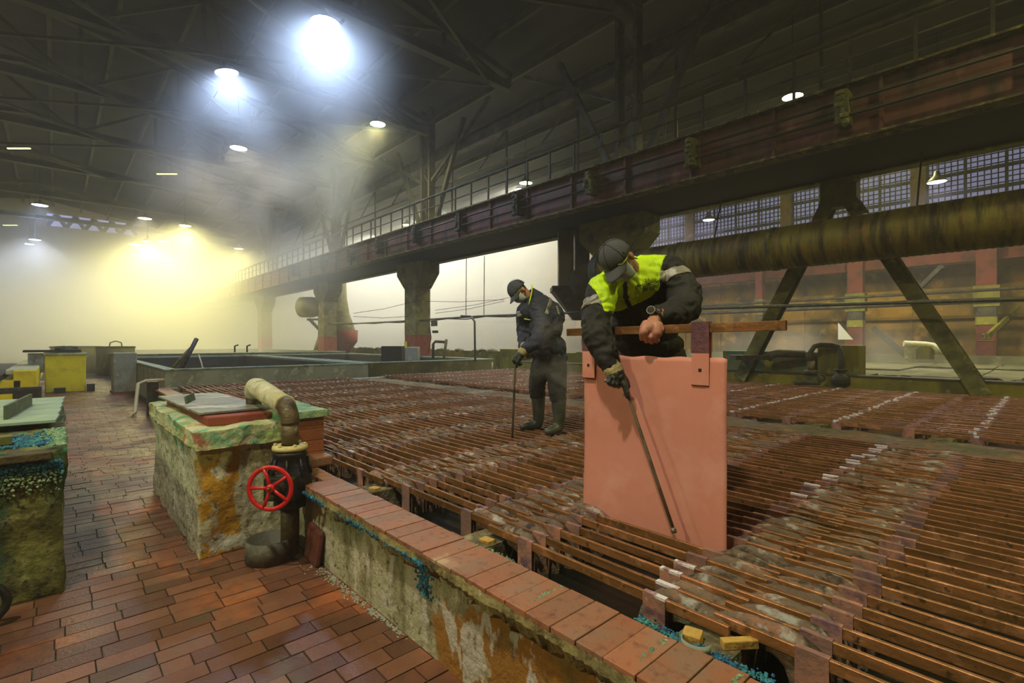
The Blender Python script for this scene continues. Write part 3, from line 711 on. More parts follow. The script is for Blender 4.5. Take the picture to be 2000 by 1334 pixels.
# cast anodes: a plate in the liquid with two humped lugs resting by the sills
def lug_mesh(seed, flip):
    # profile in (x, z) for the left lug, x from the sill inwards
    top = [(-.05, -.045), (-.045, -.012), (-.01, .0), (.05, .008), (.11, .014), (.17, .018), (.22, .004), (.26, -.03), (.29, -.08), (.31, -.22)]
    bot = [(.20, -.22), (.17, -.10), (.13, -.075), (.08, -.068), (.02, -.062), (-.03, -.06)]
    q = random.Random(seed); bm = bmesh.new(); rings = []
    poly = [(x, z) for x, z in top + bot]
    ys = (-.030, -.024, 0, .024, .030); sc = (.74, .96, 1.06, .96, .74)
    cx = .12; cz = -.05
    for y, s in zip(ys, sc):
        ring = []
        for x, z in poly:
            k = 1 + q.uniform(-.05, .05)
            xx = cx + (x - cx) * (1 - (1 - s) * .25) * k; zz = cz + (z - cz) * s * k
            ring.append(bm.verts.new(((1.15 - xx) if flip else xx, y + q.uniform(-.003, .003), zz)))
        rings.append(ring)
    n = len(poly)
    for i in range(4):
        for j in range(n): bm.faces.new((rings[i][j], rings[i][(j + 1) % n], rings[i + 1][(j + 1) % n], rings[i + 1][j]))
    bm.faces.new(rings[0]); bm.faces.new(list(reversed(rings[-1])))
    bmesh.ops.recalc_face_normals(bm, faces=bm.faces)
    bmesh.ops.subdivide_edges(bm, edges=bm.edges[:], cuts=1, use_grid_fill=True, smooth=.3)
    for v in bm.verts: v.co += V((q.uniform(-1, 1), q.uniform(-.5, .5), q.uniform(-1, 1))) * .0028
    me = bpy.data.meshes.new('lug'); bm.to_mesh(me); bm.free(); me.materials.append(K['anode'])
    for p in me.polygons: p.use_smooth = True
    return me
lugs = [(lug_mesh(i, False), lug_mesh(i + 50, True)) for i in range(6)]
m = MB(); m.box(.13, 1.0, -.018, .018, -.44, -.215); anode_me = m.build('cast_anode', K['anode'], mesh_only=True)
q = random.Random(33)
alist = []
for d, c, k, xl, y in cand:
    alist.append((d, c, k, xl, y))
alist.sort(); nearA = set((a[1], a[2]) for a in alist[:300])
restL = {}
bmr = bmesh.new()
for d, c, k, xl, y in alist:
    ya = y + SP / 2 + q.uniform(-.005, .005); xa = xl + .05 + q.uniform(-.02, .02); z = .538 + q.uniform(-.018, .010)
    if ya > Y1 - .06: continue
    L1, L2 = lugs[q.randrange(6)]
    if (c, k) in nearA:
        o = bpy.data.objects.new('cast_anode', anode_me); COL.objects.link(o); o.location = (xa, ya, z)
        tag(o, 'crusted cast anode, %s from the coping, in the %s' % (ordinal(k + 1), rowname(c)), 'anode', 'cast anodes between the hanger bars')
        for me in (L1, L2):
            s_ = bpy.data.objects.new('lug', me); COL.objects.link(s_); s_.parent = o
    else:
        for me in (L1, L2):
            n0 = len(bmr.verts); bmr.from_mesh(me); bmr.verts.ensure_lookup_table()
            for v in bmr.verts[n0:]: v.co += V((xa, ya, z))
me = bpy.data.meshes.new('cast_anode'); bmr.to_mesh(me); bmr.free()
o = link('cast_anode', me, K['anode']); tag(o, 'rest of the crusted anode lugs in the farther baths', 'anodes', 'cast anodes between the hanger bars', 'stuff')

# extra lug by the coping, wooden blocks, clamp, crystals in the near gap
def wblock(p, size, rz, lab):
    m = MB(); m.obox((0, 0, 0), size); o = m.build('wooden_block', K['yellowwood'], bevel=.003); o.location = p; o.rotation_euler = (0, 0, rz)
    tag(o, lab, 'wood block', 'yellow spacer blocks on the sills'); return o
wblock((-1.93, 1.60, .478), (.07, .05, .055), .1, 'yellow spacer block on the sill by the coping middle, under overlapping bar ends')
wblock((-3.13, 1.60, .478), (.07, .05, .055), .2, 'small yellow spacer block on the sill near the brick pier')
wblock((-.82, 1.575, .49), (.06, .06, .07), .3, 'yellow wooden block beside the bent metal clip at the coping')
wblock((-.70, 1.66, .505), (.12, .03, .03), .9, 'narrow yellow wood piece under the nearest bar end')
wblock((-.95, 1.80, .482), (.08, .04, .045), .5, 'yellow spacer block between nearest anode lugs')
m = MB(); pts = [(-.83 + .05 * math.cos(a) + .045, 1.535 + .045 * math.sin(a), .515) for a in [PI + i * PI / 10 for i in range(11)]]
vs = []; 
for p in pts: vs += [(p[0], p[1], p[2] - .012), (p[0], p[1], p[2] + .018)]
m.add(vs, [(2 * i, 2 * i + 2, 2 * i + 3, 2 * i + 1) for i in range(10)], True)
o = m.build('metal_clip', K['greywall']); sm = o.modifiers.new('s', 'SOLIDIFY'); sm.thickness = .003
tag(o, 'bent grey metal clip lying at the coping edge', 'clip')
m = MB(); q = random.Random(12)
for i in range(420): m.blob((q.uniform(-1.02, -.55), 1.535 + abs(q.gauss(0, .018)), .494 + q.uniform(0, .008)), q.uniform(.002, .0065), i, .45, 1)
o = m.build('copper_crystals', K['crystal']); tag(o, 'turquoise crystals spilt along the inner coping edge', 'crystals', kind='stuff')

# =================================================================== LIFTED COPPER PLATE
YP_ = 1.66 + 6 * SP + .02
e = tag(empty('cathode_plate', (-1.47, YP_, 0)), 'large pink copper cathode plate held upright on its hanger bar by the worker', 'copper plate')
nx, nz = 40, 40; bm = bmesh.new(); g = []
for i in range(nx + 1):
    col_ = []
    for j in range(nz + 1):
        x = -.43 + .86 * i / nx; z = .475 + .945 * j / nz
        if j == nz: z += .004 * math.sin(i * .7)
        if (i in (0, nx)) and (j in (0, nz)): z += -.006 if j else .006
        y = .006 * math.sin(x * 5 + z * 3) + .003 * math.sin(z * 9)
        if abs(x - .335) < .012: y -= .004
        col_.append(bm.verts.new((x, y, z)))
    g.append(col_)
for i in range(nx):
    for j in range(nz): bm.faces.new((g[i][j], g[i + 1][j], g[i + 1][j + 1], g[i][j + 1]))
me = bpy.data.meshes.new('sheet'); bm.to_mesh(me); bm.free()
for p in me.polygons: p.use_smooth = True
o = link('sheet', me, K['sheet'], e); md = o.modifiers.new('s', 'SOLIDIFY'); md.thickness = .005
m = MB(); m.beam((-.56, 0, 1.556), (.69, 0, 1.57), .02, .044); m.build('hanger_bar', K['copper'], e, bevel=.002)
for s_, xx in ((1, .305), (-1, -.385)):
    zt = 1.563 + xx * .011
    m = MB(); w = .045
    m.box(xx - w, xx + w, -.0145, -.0105, 1.285, zt + .024); m.box(xx - w, xx + w, .0105, .0145, 1.285, zt + .024); m.box(xx - w, xx + w, -.0145, .0145, zt + .023, zt + .027)
    st = m.build('strap', K['sheet'], e, bevel=.001)
    m = MB(); m.box(xx - w - .001, xx + w + .001, -.0165, -.0146, 1.445, zt + .028); m.box(xx - w - .001, xx + w + .001, .0146, .0165, 1.445, zt + .028); m.box(xx - w - .001, xx + w + .001, -.0165, .0165, zt + .0272, zt + .0292)
    m.build('violet_fold', K['sheetstrap'], st)
    m = MB(); m.box(xx - .008, xx + .008, -.016, -.0147, 1.352, 1.368); m.build('rivet_hole', K['blacksteel'], st)
    m = MB(); m.box(xx - w, xx + w, -.0155, -.0146, 1.283, 1.287); m.build('strap_edge', K['black'], st)

# =================================================================== EMPTY TANKS BEYOND
def open_tank(x0, x1, y0, y1, zt, lab, mat, t=.22, rimmat=None):
    e = tag(empty('empty_tank', (x0, y0, 0)), lab, 'tank')
    m = MB(); X, Y = x1 - x0, y1 - y0
    m.box(0, X, 0, t, 0, zt); m.box(0, X, Y - t, Y, 0, zt); m.box(0, t, t, Y - t, 0, zt); m.box(X - t, X, t, Y - t, 0, zt)
    m.build('walls', mat, e)
    m = MB(); s = .02; m.box(t, X - t, t, t + s, .1, zt - .03); m.box(t, X - t, Y - t - s, Y - t, .1, zt - .03); m.box(t, t + s, t, Y - t, .1, zt - .03); m.box(X - t - s, X - t, t, Y - t, .1, zt - .03); m.box(t, X - t, t, Y - t, .05, .1)
    m.build('lining', K['dark'], e)
    m = MB(); m.box(-.02, X + .02, -.02, t, zt, zt + .03); m.box(-.02, X + .02, Y - t, Y + .02, zt, zt + .03); m.box(-.02, t, t, Y - t, zt, zt + .03); m.box(X - t, X + .02, t, Y - t, zt, zt + .03)
    m.build('rim', rimmat or K['rim'], e)
    return e
open_tank(-25, -13.1, 1.75, 6.5, .86, 'large open empty tank with pale rim, nearest beyond the bars', K['greywall'])
open_tank(-25, -13.4, 6.7, 11.4, .86, 'second empty tank, on the far side beside the first one', K['cover'])
open_tank(-40, -25.6, 1.75, 11.4, .95, 'distant dark empty tank under the steam', K['cover'])
m = MB(); m.box(-18.9, -18.1, 1.2, 1.74, 0, 1.17); o = m.build('tank_pier', K['greywall'], bevel=.02); tag(o, 'grey painted square pier at the corner of the empty tank', 'pier')
m = MB(); m.box(-18.92, -18.08, 1.17, 1.74, -.0, .06); tag(m.build('pier_plinth', K['colred']), 'dull red plinth strip round the grey pier foot', 'plinth')
def bar_between(name, a, b, r, mat, lab, cat, r2=None):
    m = MB(); m.tube([a, b], [r, r2 or r], 10); return tag(m.build(name, mat), lab, cat)
bar_between('leaning_stick', at(345, 738, 11.6), at(384, 662, 12.2), .05, K['blacksteel'], 'dark stick leaning across the empty tank corner', 'stick')
bar_between('leaning_pole', at(333, 722, 12.2), at(372, 680, 12.6), .035, K['wood'], 'pale wooden pole crossing behind the dark leaning stick', 'pole')
m = MB(); m.tube([at(388, 693, 12.6), at(393, 708, 12.4), at(396, 720, 12.2)], .018, 6); m.blob(at(396, 722, 12.2), .05, 1)
tag(m.build('rope', K['hose']), 'short pale rope hanging over the tank rim by the stick', 'rope')
m = MB(); P_ = (-12.7, 1.36); m.box(-12.55, -12.35, 1.36, 1.54, 0, .68); tag(m.build('stub_post', K['blacksteel']), 'short black square post at the tank corner by the cream hose', 'post')
m = MB(); m.tube([at(378, 741, 11.2), at(330, 741, 11.0), at(285, 744, 10.7), at(270, 750, 10.5), at(267, 775, 10.3), at(264, 805, 10.1), at(250, 817, 9.8)], .035, 8)
tag(m.build('hose', K['hose']), 'cream hose bent over the tank corner down to the bricks', 'hose')
# dark box and pale block on the tank corner in the middle distance
m = MB(); m.obox(at(768, 692, 18.6), (.75, .6, .62), M3); tag(m.build('black_crate', K['blacksteel'], bevel=.02), 'square black crate by the red-footed column', 'crate')
m = MB(); m.obox(at(806, 691, 18.3), (.45, .5, .5), M3); tag(m.build('pale_block', K['greywall'], bevel=.02), 'pale concrete block right beside the black crate', 'block')
for i, px in enumerate((1000, 1024)):
    m = MB(); z = V(at(1001 / 2 + px - 1000 - 42, 688, 24)); m.tube([z, z + V((0, 0, .3)), z + V((.15, .1, .35))], .04, 6)
    tag(m.build('hooked_pin', K['blacksteel']), 'small dark hooked pin on the far tank rim, %s' % ('farther from the misty column', 'nearer the misty column')[i], 'pin')

# valve blocks on the far edge of the second bank
def ublock(x0, x1, y0, y1, z0, z1, mat, lab, name='valve_block'):
    m = MB(); m.box(0, x1 - x0, 0, y1 - y0, 0, z1 - z0); o = m.build(name, mat, bevel=.02); o.location = (x0, y0, z0); return tag(o, lab, 'block')
ublock(-5.6, -3.55, 12.3, 13.0, .0, 1.27, K['mottle'], 'green and red mottled masonry block just right of the lifted plate')
ublock(-3.5, -2.75, 12.3, 12.95, .0, 1.42, K['oliveyellow'], 'olive-yellow masonry block under the dark bent pipe')
e = tag(empty('bent_pipe', at(1610, 680, 10.6)), 'dark inverted U pipe with valve, over the olive-yellow block', 'pipe')
m = MB(); m.tube(inloc(e, [at(1583, 705, 10.6), at(1583, 688, 10.6), at(1590, 677, 10.6), at(1602, 673, 10.6), at(1625, 674, 10.5), at(1638, 678, 10.4), at(1642, 690, 10.3), at(1642, 735, 10.3)]), .052, 12); m.build('pipe_run', K['steel_dark'], e)
m = MB(); m.lathe([(.0, .02), (.12, .02), (.12, -.03), (.07, -.05), (.1, -.1), (.17, -.16), (.17, -.3), (.1, -.34), (0, -.34)], V(at(1642, 722, 10.3)) - e.location, None, 16); m.tube(inloc(e, [at(1642, 735, 10.3), at(1660, 740, 10.2)]), .03, 8); m.build('valve_body', K['blacksteel'], e)
m = MB(); m.tube(inloc(e, [at(1584, 705, 10.6), at(1584, 730, 10.6)]), .07, 10); m.lathe([(0, .03), (.13, .03), (.13, -.03), (0, -.03)], V(at(1584, 726, 10.55)) - e.location, None, 16); m.build('flange', K['pipe'], e)
e = tag(empty('low_pipe', at(1540, 690, 10.9)), 'fat dark horizontal pipe lying on the green mottled block', 'pipe')
m = MB(); m.tube(inloc(e, [at(1500, 702, 11.1), at(1506, 693, 11.1), at(1520, 690, 11.0), at(1572, 692, 10.8)]), .085, 12); m.build('pipe_run', K['steel_dark'], e)
m = MB(); m.obox(V(at(1462, 698, 11.2)) - e.location, (.75, .4, .1), M3); m.build('cover_slab', K['blacksteel'], e)
m = MB(); m.tube([at(1552, 748, 10.35), at(1600, 748, 10.25), at(1603, 740, 10.2)], .045, 10); m.lathe([(.06, -.015), (.085, -.015), (.085, .015), (.06, .015)], at(1604, 738, 10.2), M3 @ Matrix(((1, 0, 0), (0, 0, 1), (0, 1, 0))), 16)
tag(m.build('drain_pipe', K['steel_dark']), 'short dark drain pipe with ring handle by the olive block foot', 'pipe')
e = tag(empty('salted_pipe', at(1790, 680, 15)), 'pale crusted pipe bend standing on the rear bath covers', 'pipe')
m = MB(); m.tube(inloc(e, [at(1765, 671, 15.2), at(1808, 673, 15), at(1822, 675, 14.9), at(1831, 682, 14.8), at(1832, 692, 14.8)]), .09, 12); m.build('pipe_run', K['salted'], e)
m = MB(); m.obox(V(at(1795, 690, 15.1)) - e.location, (.55, .45, .35), M3); m.build('pipe_block', K['oliveyellow'], e)
# yellow-green pump block left of the second worker
ublock(-14.2, -12.6, 12.4, 13.2, 0, 1.22, K['oliveyellow'], 'yellow-green tank block behind the second worker', 'valve_block')
m = MB(); m.tube([at(846, 700, 18), at(846, 672, 18), at(850, 667, 18), at(868, 668, 18), at(872, 673, 18)], .05, 10); tag(m.build('bent_pipe', K['steel_dark']), 'thin dark bent pipe by the yellow-green tank block', 'pipe')
bar_between('leaning_pole', at(866, 706, 17.6), at(872, 663, 17.8), .05, K['wood'], 'short pole leaning on the yellow-green tank block', 'pole')
m = MB(); m.box(-30, -9.5, 13.2, 13.5, 0, 1.1); tag(m.build('bath_wall', K['oliveyellow']), 'long crusted yellow-green bath wall below the white mist', 'wall')
m = MB(); q = random.Random(8)
for i in range(60): m.blob((q.uniform(-29, -10), 13.3, 1.1), q.uniform(.06, .16), i, .3, 1, (2, 1, .6))
tag(m.build('rubble', K['cover']), 'crusted rubble heaped along the yellow-green wall top', 'rubble', kind='stuff')
bar_between('steel_pin', at(962, 722, 12.4), at(962, 708, 12.4), .02, K['white'], 'small white peg standing at the far bars', 'peg')

# =================================================================== VALVE BLOCK
def rough_block(name, x0, x1, y0, y1, z0, z1, mat, seed, res=.04, amp=.02, flare=.03, parent=None, bottom=0.):
    bm = bmesh.new(); q = random.Random(seed)
    bmesh.ops.create_cube(bm, size=1)
    n = max(2, int(max(x1 - x0, y1 - y0, z1 - z0) / res))
    bmesh.ops.subdivide_edges(bm, edges=bm.edges[:], cuts=min(n, 34), use_grid_fill=True)
    from mathutils import noise as nz
    for v in bm.verts:
        p = V((x0 + (v.co.x + .5) * (x1 - x0), y0 + (v.co.y + .5) * (y1 - y0), z0 + (v.co.z + .5) * (z1 - z0)))
        h = (p.z - z0) / (z1 - z0)
        d = V((nz.noise(p * 5 + V((seed, 0, 0))), nz.noise(p * 5 + V((9, seed, 0))), nz.noise(p * 6 + V((0, 3, seed))))) * amp + V((nz.noise(p * 22), nz.noise(p * 22 + V((5, 0, 0))), nz.noise(p * 22 + V((0, 5, 0))))) * amp * .35
        k = flare * max(0, h - .72) / .28 + bottom * (1 - h)
        if abs(v.co.x) > .49: p.x += math.copysign(k, v.co.x)
        if abs(v.co.y) > .49: p.y += math.copysign(k, v.co.y)
        if v.co.z < -.49: d.z = 0
        v.co = p + d
    me = bpy.data.meshes.new(name); bm.to_mesh(me); bm.free()
    for p in me.polygons: p.use_smooth = True
    return link(name, me, mat, parent)
e = tag(empty('valve_block', (0, 0, 0)), 'peeling green and ochre masonry block carrying the red-wheel valve pipe', 'masonry block')
rough_block('painted_body', -6.05, -3.96, .72, 1.32, -.01, .80, K['block'], 3, .05, .02, .035, e)
rough_block('crusted_lip', -6.12, -3.9, .68, 1.34, .76, .89, K['blocktop'], 5, .05, .022, .0, e)
m = MB(); m.box(-5.9, -4.12, .80, 1.34, .88, .95); m.build('brick_step', K['colred'], e, bevel=.01)
# brick pier standing on the tank wall by the valve
e = tag(empty('brick_pier', (0, 0, 0)), 'orange brick pier with green cap, on the tank wall beside the valve', 'pier')
m = MB()
for i in range(4):
    z = .525 + i * .093
    for (a, b) in (((-4.9, -4.45), (-4.447, -4.0)) if i % 2 else ((-4.9, -4.65), (-4.647, -4.0)))[:]:
        m.box(a, b, 1.26, 1.60, z, z + .09)
m.build('bricks', K['orangebrick'], e, bevel=.003)
m = MB(); m.box(-4.0, -3.86, 1.26, 1.62, .522, .60); m.build('foot_brick', K['coping'], e, bevel=.012)
rough_block('green_cap', -4.95, -3.97, 1.24, 1.63, .895, .95, K['crystal_pale'], 8, .05, .01, 0, e)
# plates and angle lying on the block
def plate(name, c, size, rot, mat, lab, cat, group=None, bevel=.003):
    m = MB(); m.obox((0, 0, 0), size); o = m.build(name, mat, bevel=bevel); o.location = c; o.rotation_euler = rot; return tag(o, lab, cat, group)
plate('steel_plate', (-5.06, 1.0, .965), (1.6, .5, .018), (0, .0, .03), K['greyboard'], 'grey salt-streaked plate covering the valve block top', 'plate')
plate('angle_piece', (-5.1, .86, 1.005), (.34, .015, .065), (.2, 0, -.35), K['angle'], 'short upright angle piece on the valve block plate', 'angle iron')

# valve column
e = tag(empty('gate_valve', (-3.58, 1.195, 0)), 'dark blue gate valve on a vertical pipe with a red spoked handwheel', 'valve')
m = MB(); m.tube([(0, 0, .03), (0, 0, .40)], .06, 20); m.build('lower_pipe', K['pipe'], e)
m = MB(); m.lathe([(.0, .36), (.10, .36), (.105, .38), (.105, .41), (.09, .42), (.12, .46), (.142, .50), (.145, .55), (.128, .60), (.112, .66), (.106, .70), (.112, .72), (.108, .745), (.085, .75), (0, .75)], (0, 0, 0), None, 28)
vb = m.build('valve_body', K['blueiron'], e)
m = MB(); 
for a in range(8):
    t = a * PI / 4 + .3; m.box(0, 0, 0, 0, 0, 0); m.tube([(.138 * math.cos(t), .138 * math.sin(t), .58), (.112 * math.cos(t), .112 * math.sin(t), .70)], .011, 6)
m.build('ribs', K['blueiron'], vb)
m = MB()
for a in range(8):
    t = a * PI / 4 + .1; m.tube([(.095 * math.cos(t), .095 * math.sin(t), .355), (.095 * math.cos(t), .095 * math.sin(t), .43)], .011, 6)
m.build('bolts', K['blacksteel'], vb)
m = MB(); m.lathe([(.06, .75), (.112, .752), (.116, .765), (.112, .782), (.062, .785)], (0, 0, 0), None, 32)
for a in range(6):
    t = a * PI / 3; m.tube([(.095 * math.cos(t), .095 * math.sin(t), .78), (.095 * math.cos(t), .095 * math.sin(t), .797)], .012, 6)
m.build('cream_flange', K['cream'], e)
bon = V((.225, -.195, .005)).normalized()
M4 = bon.to_track_quat('Z', 'Y').to_matrix()
m = MB(); m.obox(V((0, 0, .52)) + bon * .12, (.20, .15, .12), M4); m.lathe([(.05, .1), (.05, .19), (.03, .2), (.03, .25), (0, .25)], (0, 0, .535), M4, 16)
m.build('bonnet', K['blacksteel'], e, bevel=.006)
m = MB(); wc = V((0, 0, .565)) + bon * .30; m.tube([V((0, 0, .56)) + bon * .2, wc + bon * .02], .012, 10); m.build('stem', K['blacksteel'], e)
m = MB(); R = .132
ring = [wc + M4 @ V((R * math.cos(a), R * math.sin(a), 0)) for a in [2 * PI * i / 48 for i in range(49)]]
# torus
vs = []; fs = []
for i in range(48):
    a = 2 * PI * i / 48
    for j in range(12):
        b = 2 * PI * j / 12; r = R + .0145 * math.cos(b)
        vs.append(wc + M4 @ V((r * math.cos(a), r * math.sin(a), .0115 * math.sin(b))))
for i in range(48):
    for j in range(12): fs.append((i * 12 + j, ((i + 1) % 48) * 12 + j, ((i + 1) % 48) * 12 + (j + 1) % 12, i * 12 + (j + 1) % 12))
m.add(vs, fs, True)
for k in range(5):
    a = 2 * PI * k / 5 + .62
    dirv = M4 @ V((math.cos(a), math.sin(a), 0)); m.tube([wc - bon * .006, wc + dirv * R * .5 - bon * .004, wc + dirv * R], [.0125, .010, .0125], 8)
m.lathe([(0, .014), (.024, .014), (.028, 0), (.024, -.016), (0, -.016)], wc, M4, 20)
hw = m.build('handwheel', K['red'], e)
m = MB(); m.lathe([(0, .03), (.010, .03), (.012, .013), (0, .013)], wc, M4, 6); m.build('hub_nut', K['brass'], hw)
m = MB(); m.tube([(0, 0, .785), (0, 0, .93)], .055, 20); m.build('upper_pipe', K['pipe'], e)
m = MB(); pts = [V((0, 0, .93))]
for i in range(7):
    a = i * (PI / 2 - .15) / 6; pts.append(V((-.11 * (1 - math.cos(a)), 0, .94 + .11 * math.sin(a))))
m.tube(pts, .060, 20); m.build('elbow', K['pipe'], e)
m = MB(); m.tube([(-.10, .0, 1.045), (-.5, .01, 1.09), (-.85, .03, 1.12), (-.93, .035, 1.115), (-.98, .04, 1.09), (-1.0, .04, 1.04)], [.07, .076, .078, .08, .08, .07], 24)
cp = m.build('crusted_pipe', K['salted'], e)
m = MB(); m.lathe([(.068, -.012), (.076, -.012), (.076, .012), (.068, .012)], (-.115, 0, 1.047), Matrix(((0, 0, 1), (0, 1, 0), (-1, 0, 0))), 24); m.build('joint_ring', K['cream'], cp)
m = MB(); m.tube([(-1.0, .04, 1.06), (-1.0, .04, .93)], .062, 16); m.build('drop_pipe', K['pipe'], e)
# ring bucket round the pipe foot
m = MB(); m.lathe([(.145, .0), (.155, .0), (.158, .14), (.14, .145), (.135, .01), (.0, .01)], (0, 0, 0), None, 36)
o = m.build('ring_tub', K['bucket']); o.location = (-3.66, 1.09, .003); tag(o, 'low round grey tub standing under the valve pipe', 'tub')
m = MB(); m.obox((0, 0, 0), (.22, .04, .24)); o = m.build('leaning_slab', K['redslab'], bevel=.02); o.location = (-3.38, 1.285, .13); o.rotation_euler = (-.12, .1, 0)
tag(o, 'dark red slab leaning in the wall corner beside the tub', 'slab')
m = MB(); q = random.Random(14)
for i in range(420):
    a = q.random(); x = -3.35 + a * 1.1 + q.gauss(0, .03); y = 1.31 - abs(q.gauss(0, .035)) * (1.3 - a)
    m.blob((x, y, .001), q.uniform(.002, .008), i, .4, 1, (1.3, 1, .5))
tag(m.build('rubble', K['greywall']), 'pale crusted crumbs along the foot of the tank wall', 'rubble', kind='stuff')
m = MB()
for i in range(200):
    x = -4.6 + q.gauss(0, .25); y = .72 - abs(q.gauss(0, .06)) if i % 2 else .08 + abs(q.gauss(0, .06))
    m.blob((x + (.3 if i % 2 else 0), y, .001), q.uniform(.0015, .005), i, .4, 1, (1.3, 1, .5))
tag(m.build('crumbs', K['crystal_pale']), 'scattered turquoise crumbs on the bricks between the two blocks', 'crumbs', kind='stuff')

# =================================================================== LEFT BLOCK
e = tag(empty('crusted_block', (0, 0, 0)), 'moss-green crusted masonry block filling the left edge', 'masonry block')
rough_block('body', -7.1, -4.0, -1.7, .03, -.01, .86, K['mossblock'], 11, .05, .022, .02, e)
m = MB(); m.box(-4.14, -3.93, -.42, -.02, .815, .86); m.box(-4.16, -3.95, -1.2, -.425, .80, .845); m.build('edge_bricks', K['darkedge'], e, bevel=.006)
m = MB(); q = random.Random(17)
for i in range(1500): m.blob((-3.972 + q.uniform(-.02, .012), q.uniform(-.9, .03), .80 - abs(q.gauss(0, .028))), q.uniform(.003, .009), i, .4, 1)
for i in range(2200): m.blob((-4.16 - abs(q.gauss(0, .22)), q.uniform(-1.0, -.02), .866 + q.uniform(-.004, .008)), q.uniform(.004, .012), i, .4, 1)
m.build('crystal_crust', K['crystal'], e)
m = MB()
for i in range(1300): m.blob((-4.1 - q.uniform(0, .8), .045 - abs(q.gauss(0, .06)), .862 + q.uniform(-.01, .008)), q.uniform(.004, .012), i, .4, 1)
for i in range(900): m.blob((-3.975 + q.uniform(-.02, .012), q.uniform(-.9, .03), .74 - abs(q.gauss(0, .05))), q.uniform(.003, .008), i, .4, 1)
m.build('pale_crust', K['crystal_pale'], e)
for i in range(5):
    plate('cover_board', (-5.14 - i * .40, -.80 + i * .012, .922), (.39, 1.62, .022), (0, 0, -.06), K['board'], ('pale green board nearest the valve wheel side, on the left block', 'second pale green board on the left block, counted from the front', 'third pale green board on the left block, counted from the front', 'fourth pale green board on the left block, counted from the front', 'farthest pale green board with bluish tip, on the left block')[i], 'board', 'pale boards on the left block')
plate('angle_iron', (-5.65, -.22, .985), (1.05, .02, .10), (0, 0, -.10), K['angle'], 'dark green angle iron standing on the pale boards', 'angle iron')
plate('small_brick', (-4.28, -.3, .905), (.10, .2, .05), (0, 0, .1), K['steel_green'], 'small olive brick lying in blue crystals on the left block', 'brick')
# bottom-left clutter
m = MB(); pts = [V((-3.75, -.32, .02)) + V((0, .13 * math.cos(a), .11 + .11 * math.sin(a))) for a in [i * PI / 8 for i in range(-3, 12)]]
m.tube(pts, .02, 10); tag(m.build('hose_loop', K['black']), 'black rubber hose loop against the left block foot', 'hose')
rb = rough_block('crusted_lump', -3.9, -3.3, -.85, -.38, 0, .2, K['black'], 4, .06, .05, 0); tag(rb, 'dark crusted lump on the bricks at the lower left edge', 'lump')
m = MB(); m.tube([(-3.68, -.9, .17), (-3.62, -.6, .2), (-3.66, -.42, .15)], .05, 12); tag(m.build('thick_hose', K['mossblock']), 'thick green-grimed hose on the dark lump at left', 'hose')

# =================================================================== FAR LEFT
m = MB(); m.box(-20.6, -19.7, -.25, .66, 0, 1.17); e = empty('yellow_block', (0, 0, 0)); tag(e, 'bright yellow painted masonry block at the end of the brick corridor', 'block')
m.build('painted_body', K['yellow'], e, bevel=.03)
m = MB(); m.box(-20.65, -19.65, -.7, .55, 1.19, 1.25); m.build('top_slab', K['blacksteel'], e)
m = MB(); m.box(-20.4, -19.72, -.60, -.26, .6, 1.15); m.build('brown_side', K['greyboard'], e)
m = MB(); m.box(-20.68, -19.66, -.28, .69, 1.1, 1.17); m.build('pale_top', K['blocktop'], e, bevel=.02)
m = MB(); m.blob((-20, .1, 1.3), .1, 1, .3, 2, (1, 1.5, .7)); m.blob((-20.1, .35, 1.28), .12, 2, .3, 2, (1, 1.5, .7)); tag(m.build('rag', K['angle']), 'dark green rag lying on the yellow block', 'rag')
m = MB(); m.box(-19.68, -19.4, -.05, .2, 0, .15); tag(m.build('foot_box', K['black']), 'small black box lying in front of the yellow block foot', 'box')
m = MB(); m.box(-19.9, -19.6, .68, .86, .0, .22); tag(m.build('foot_box', K['black']), 'small black box standing beside the yellow block, on the corridor bricks', 'box')
e = tag(empty('yellow_tank', (0, 0, 0)), 'low bright yellow tank edge with dark lid at far left', 'tank')
m = MB(); m.box(-26, -16.6, -9, -.62, .34, .58); m.box(-26, -16.6, -.75, -.35, .34, .8); m.build('body', K['yellow'], e, bevel=.01)
m = MB(); m.box(-25.9, -16.55, -9, -.95, .58, .70); m.build('dark_lid', K['blacksteel'], e)
m = MB(); m.box(-25.9, -17.0, -.9, -.36, .70, .82); m.build('salt_top', K['salted'], e, bevel=.02)
e = tag(empty('steel_bench', (0, 0, 0)), 'dark steel bench frame with yellow foot, before the yellow tank', 'bench')
m = MB(); m.box(-14.2, -14.0, -2.6, -.22, .52, .57); m.build('top_rail', K['blacksteel'], e)
m = MB(); m.box(-14.25, -13.9, -.62, -.22, 0.05, .55); m.build('end_box', K['blacksteel'], e, bevel=.01)
m = MB(); m.box(-14.2, -13.95, -1.0, -.64, 0.0, .45); m.build('yellow_foot', K['yellow'], e)
m = MB(); m.box(-14.3, -12.5, -3.0, -1.1, .3, .42); m.build('grey_shelf', K['greyboard'], e)
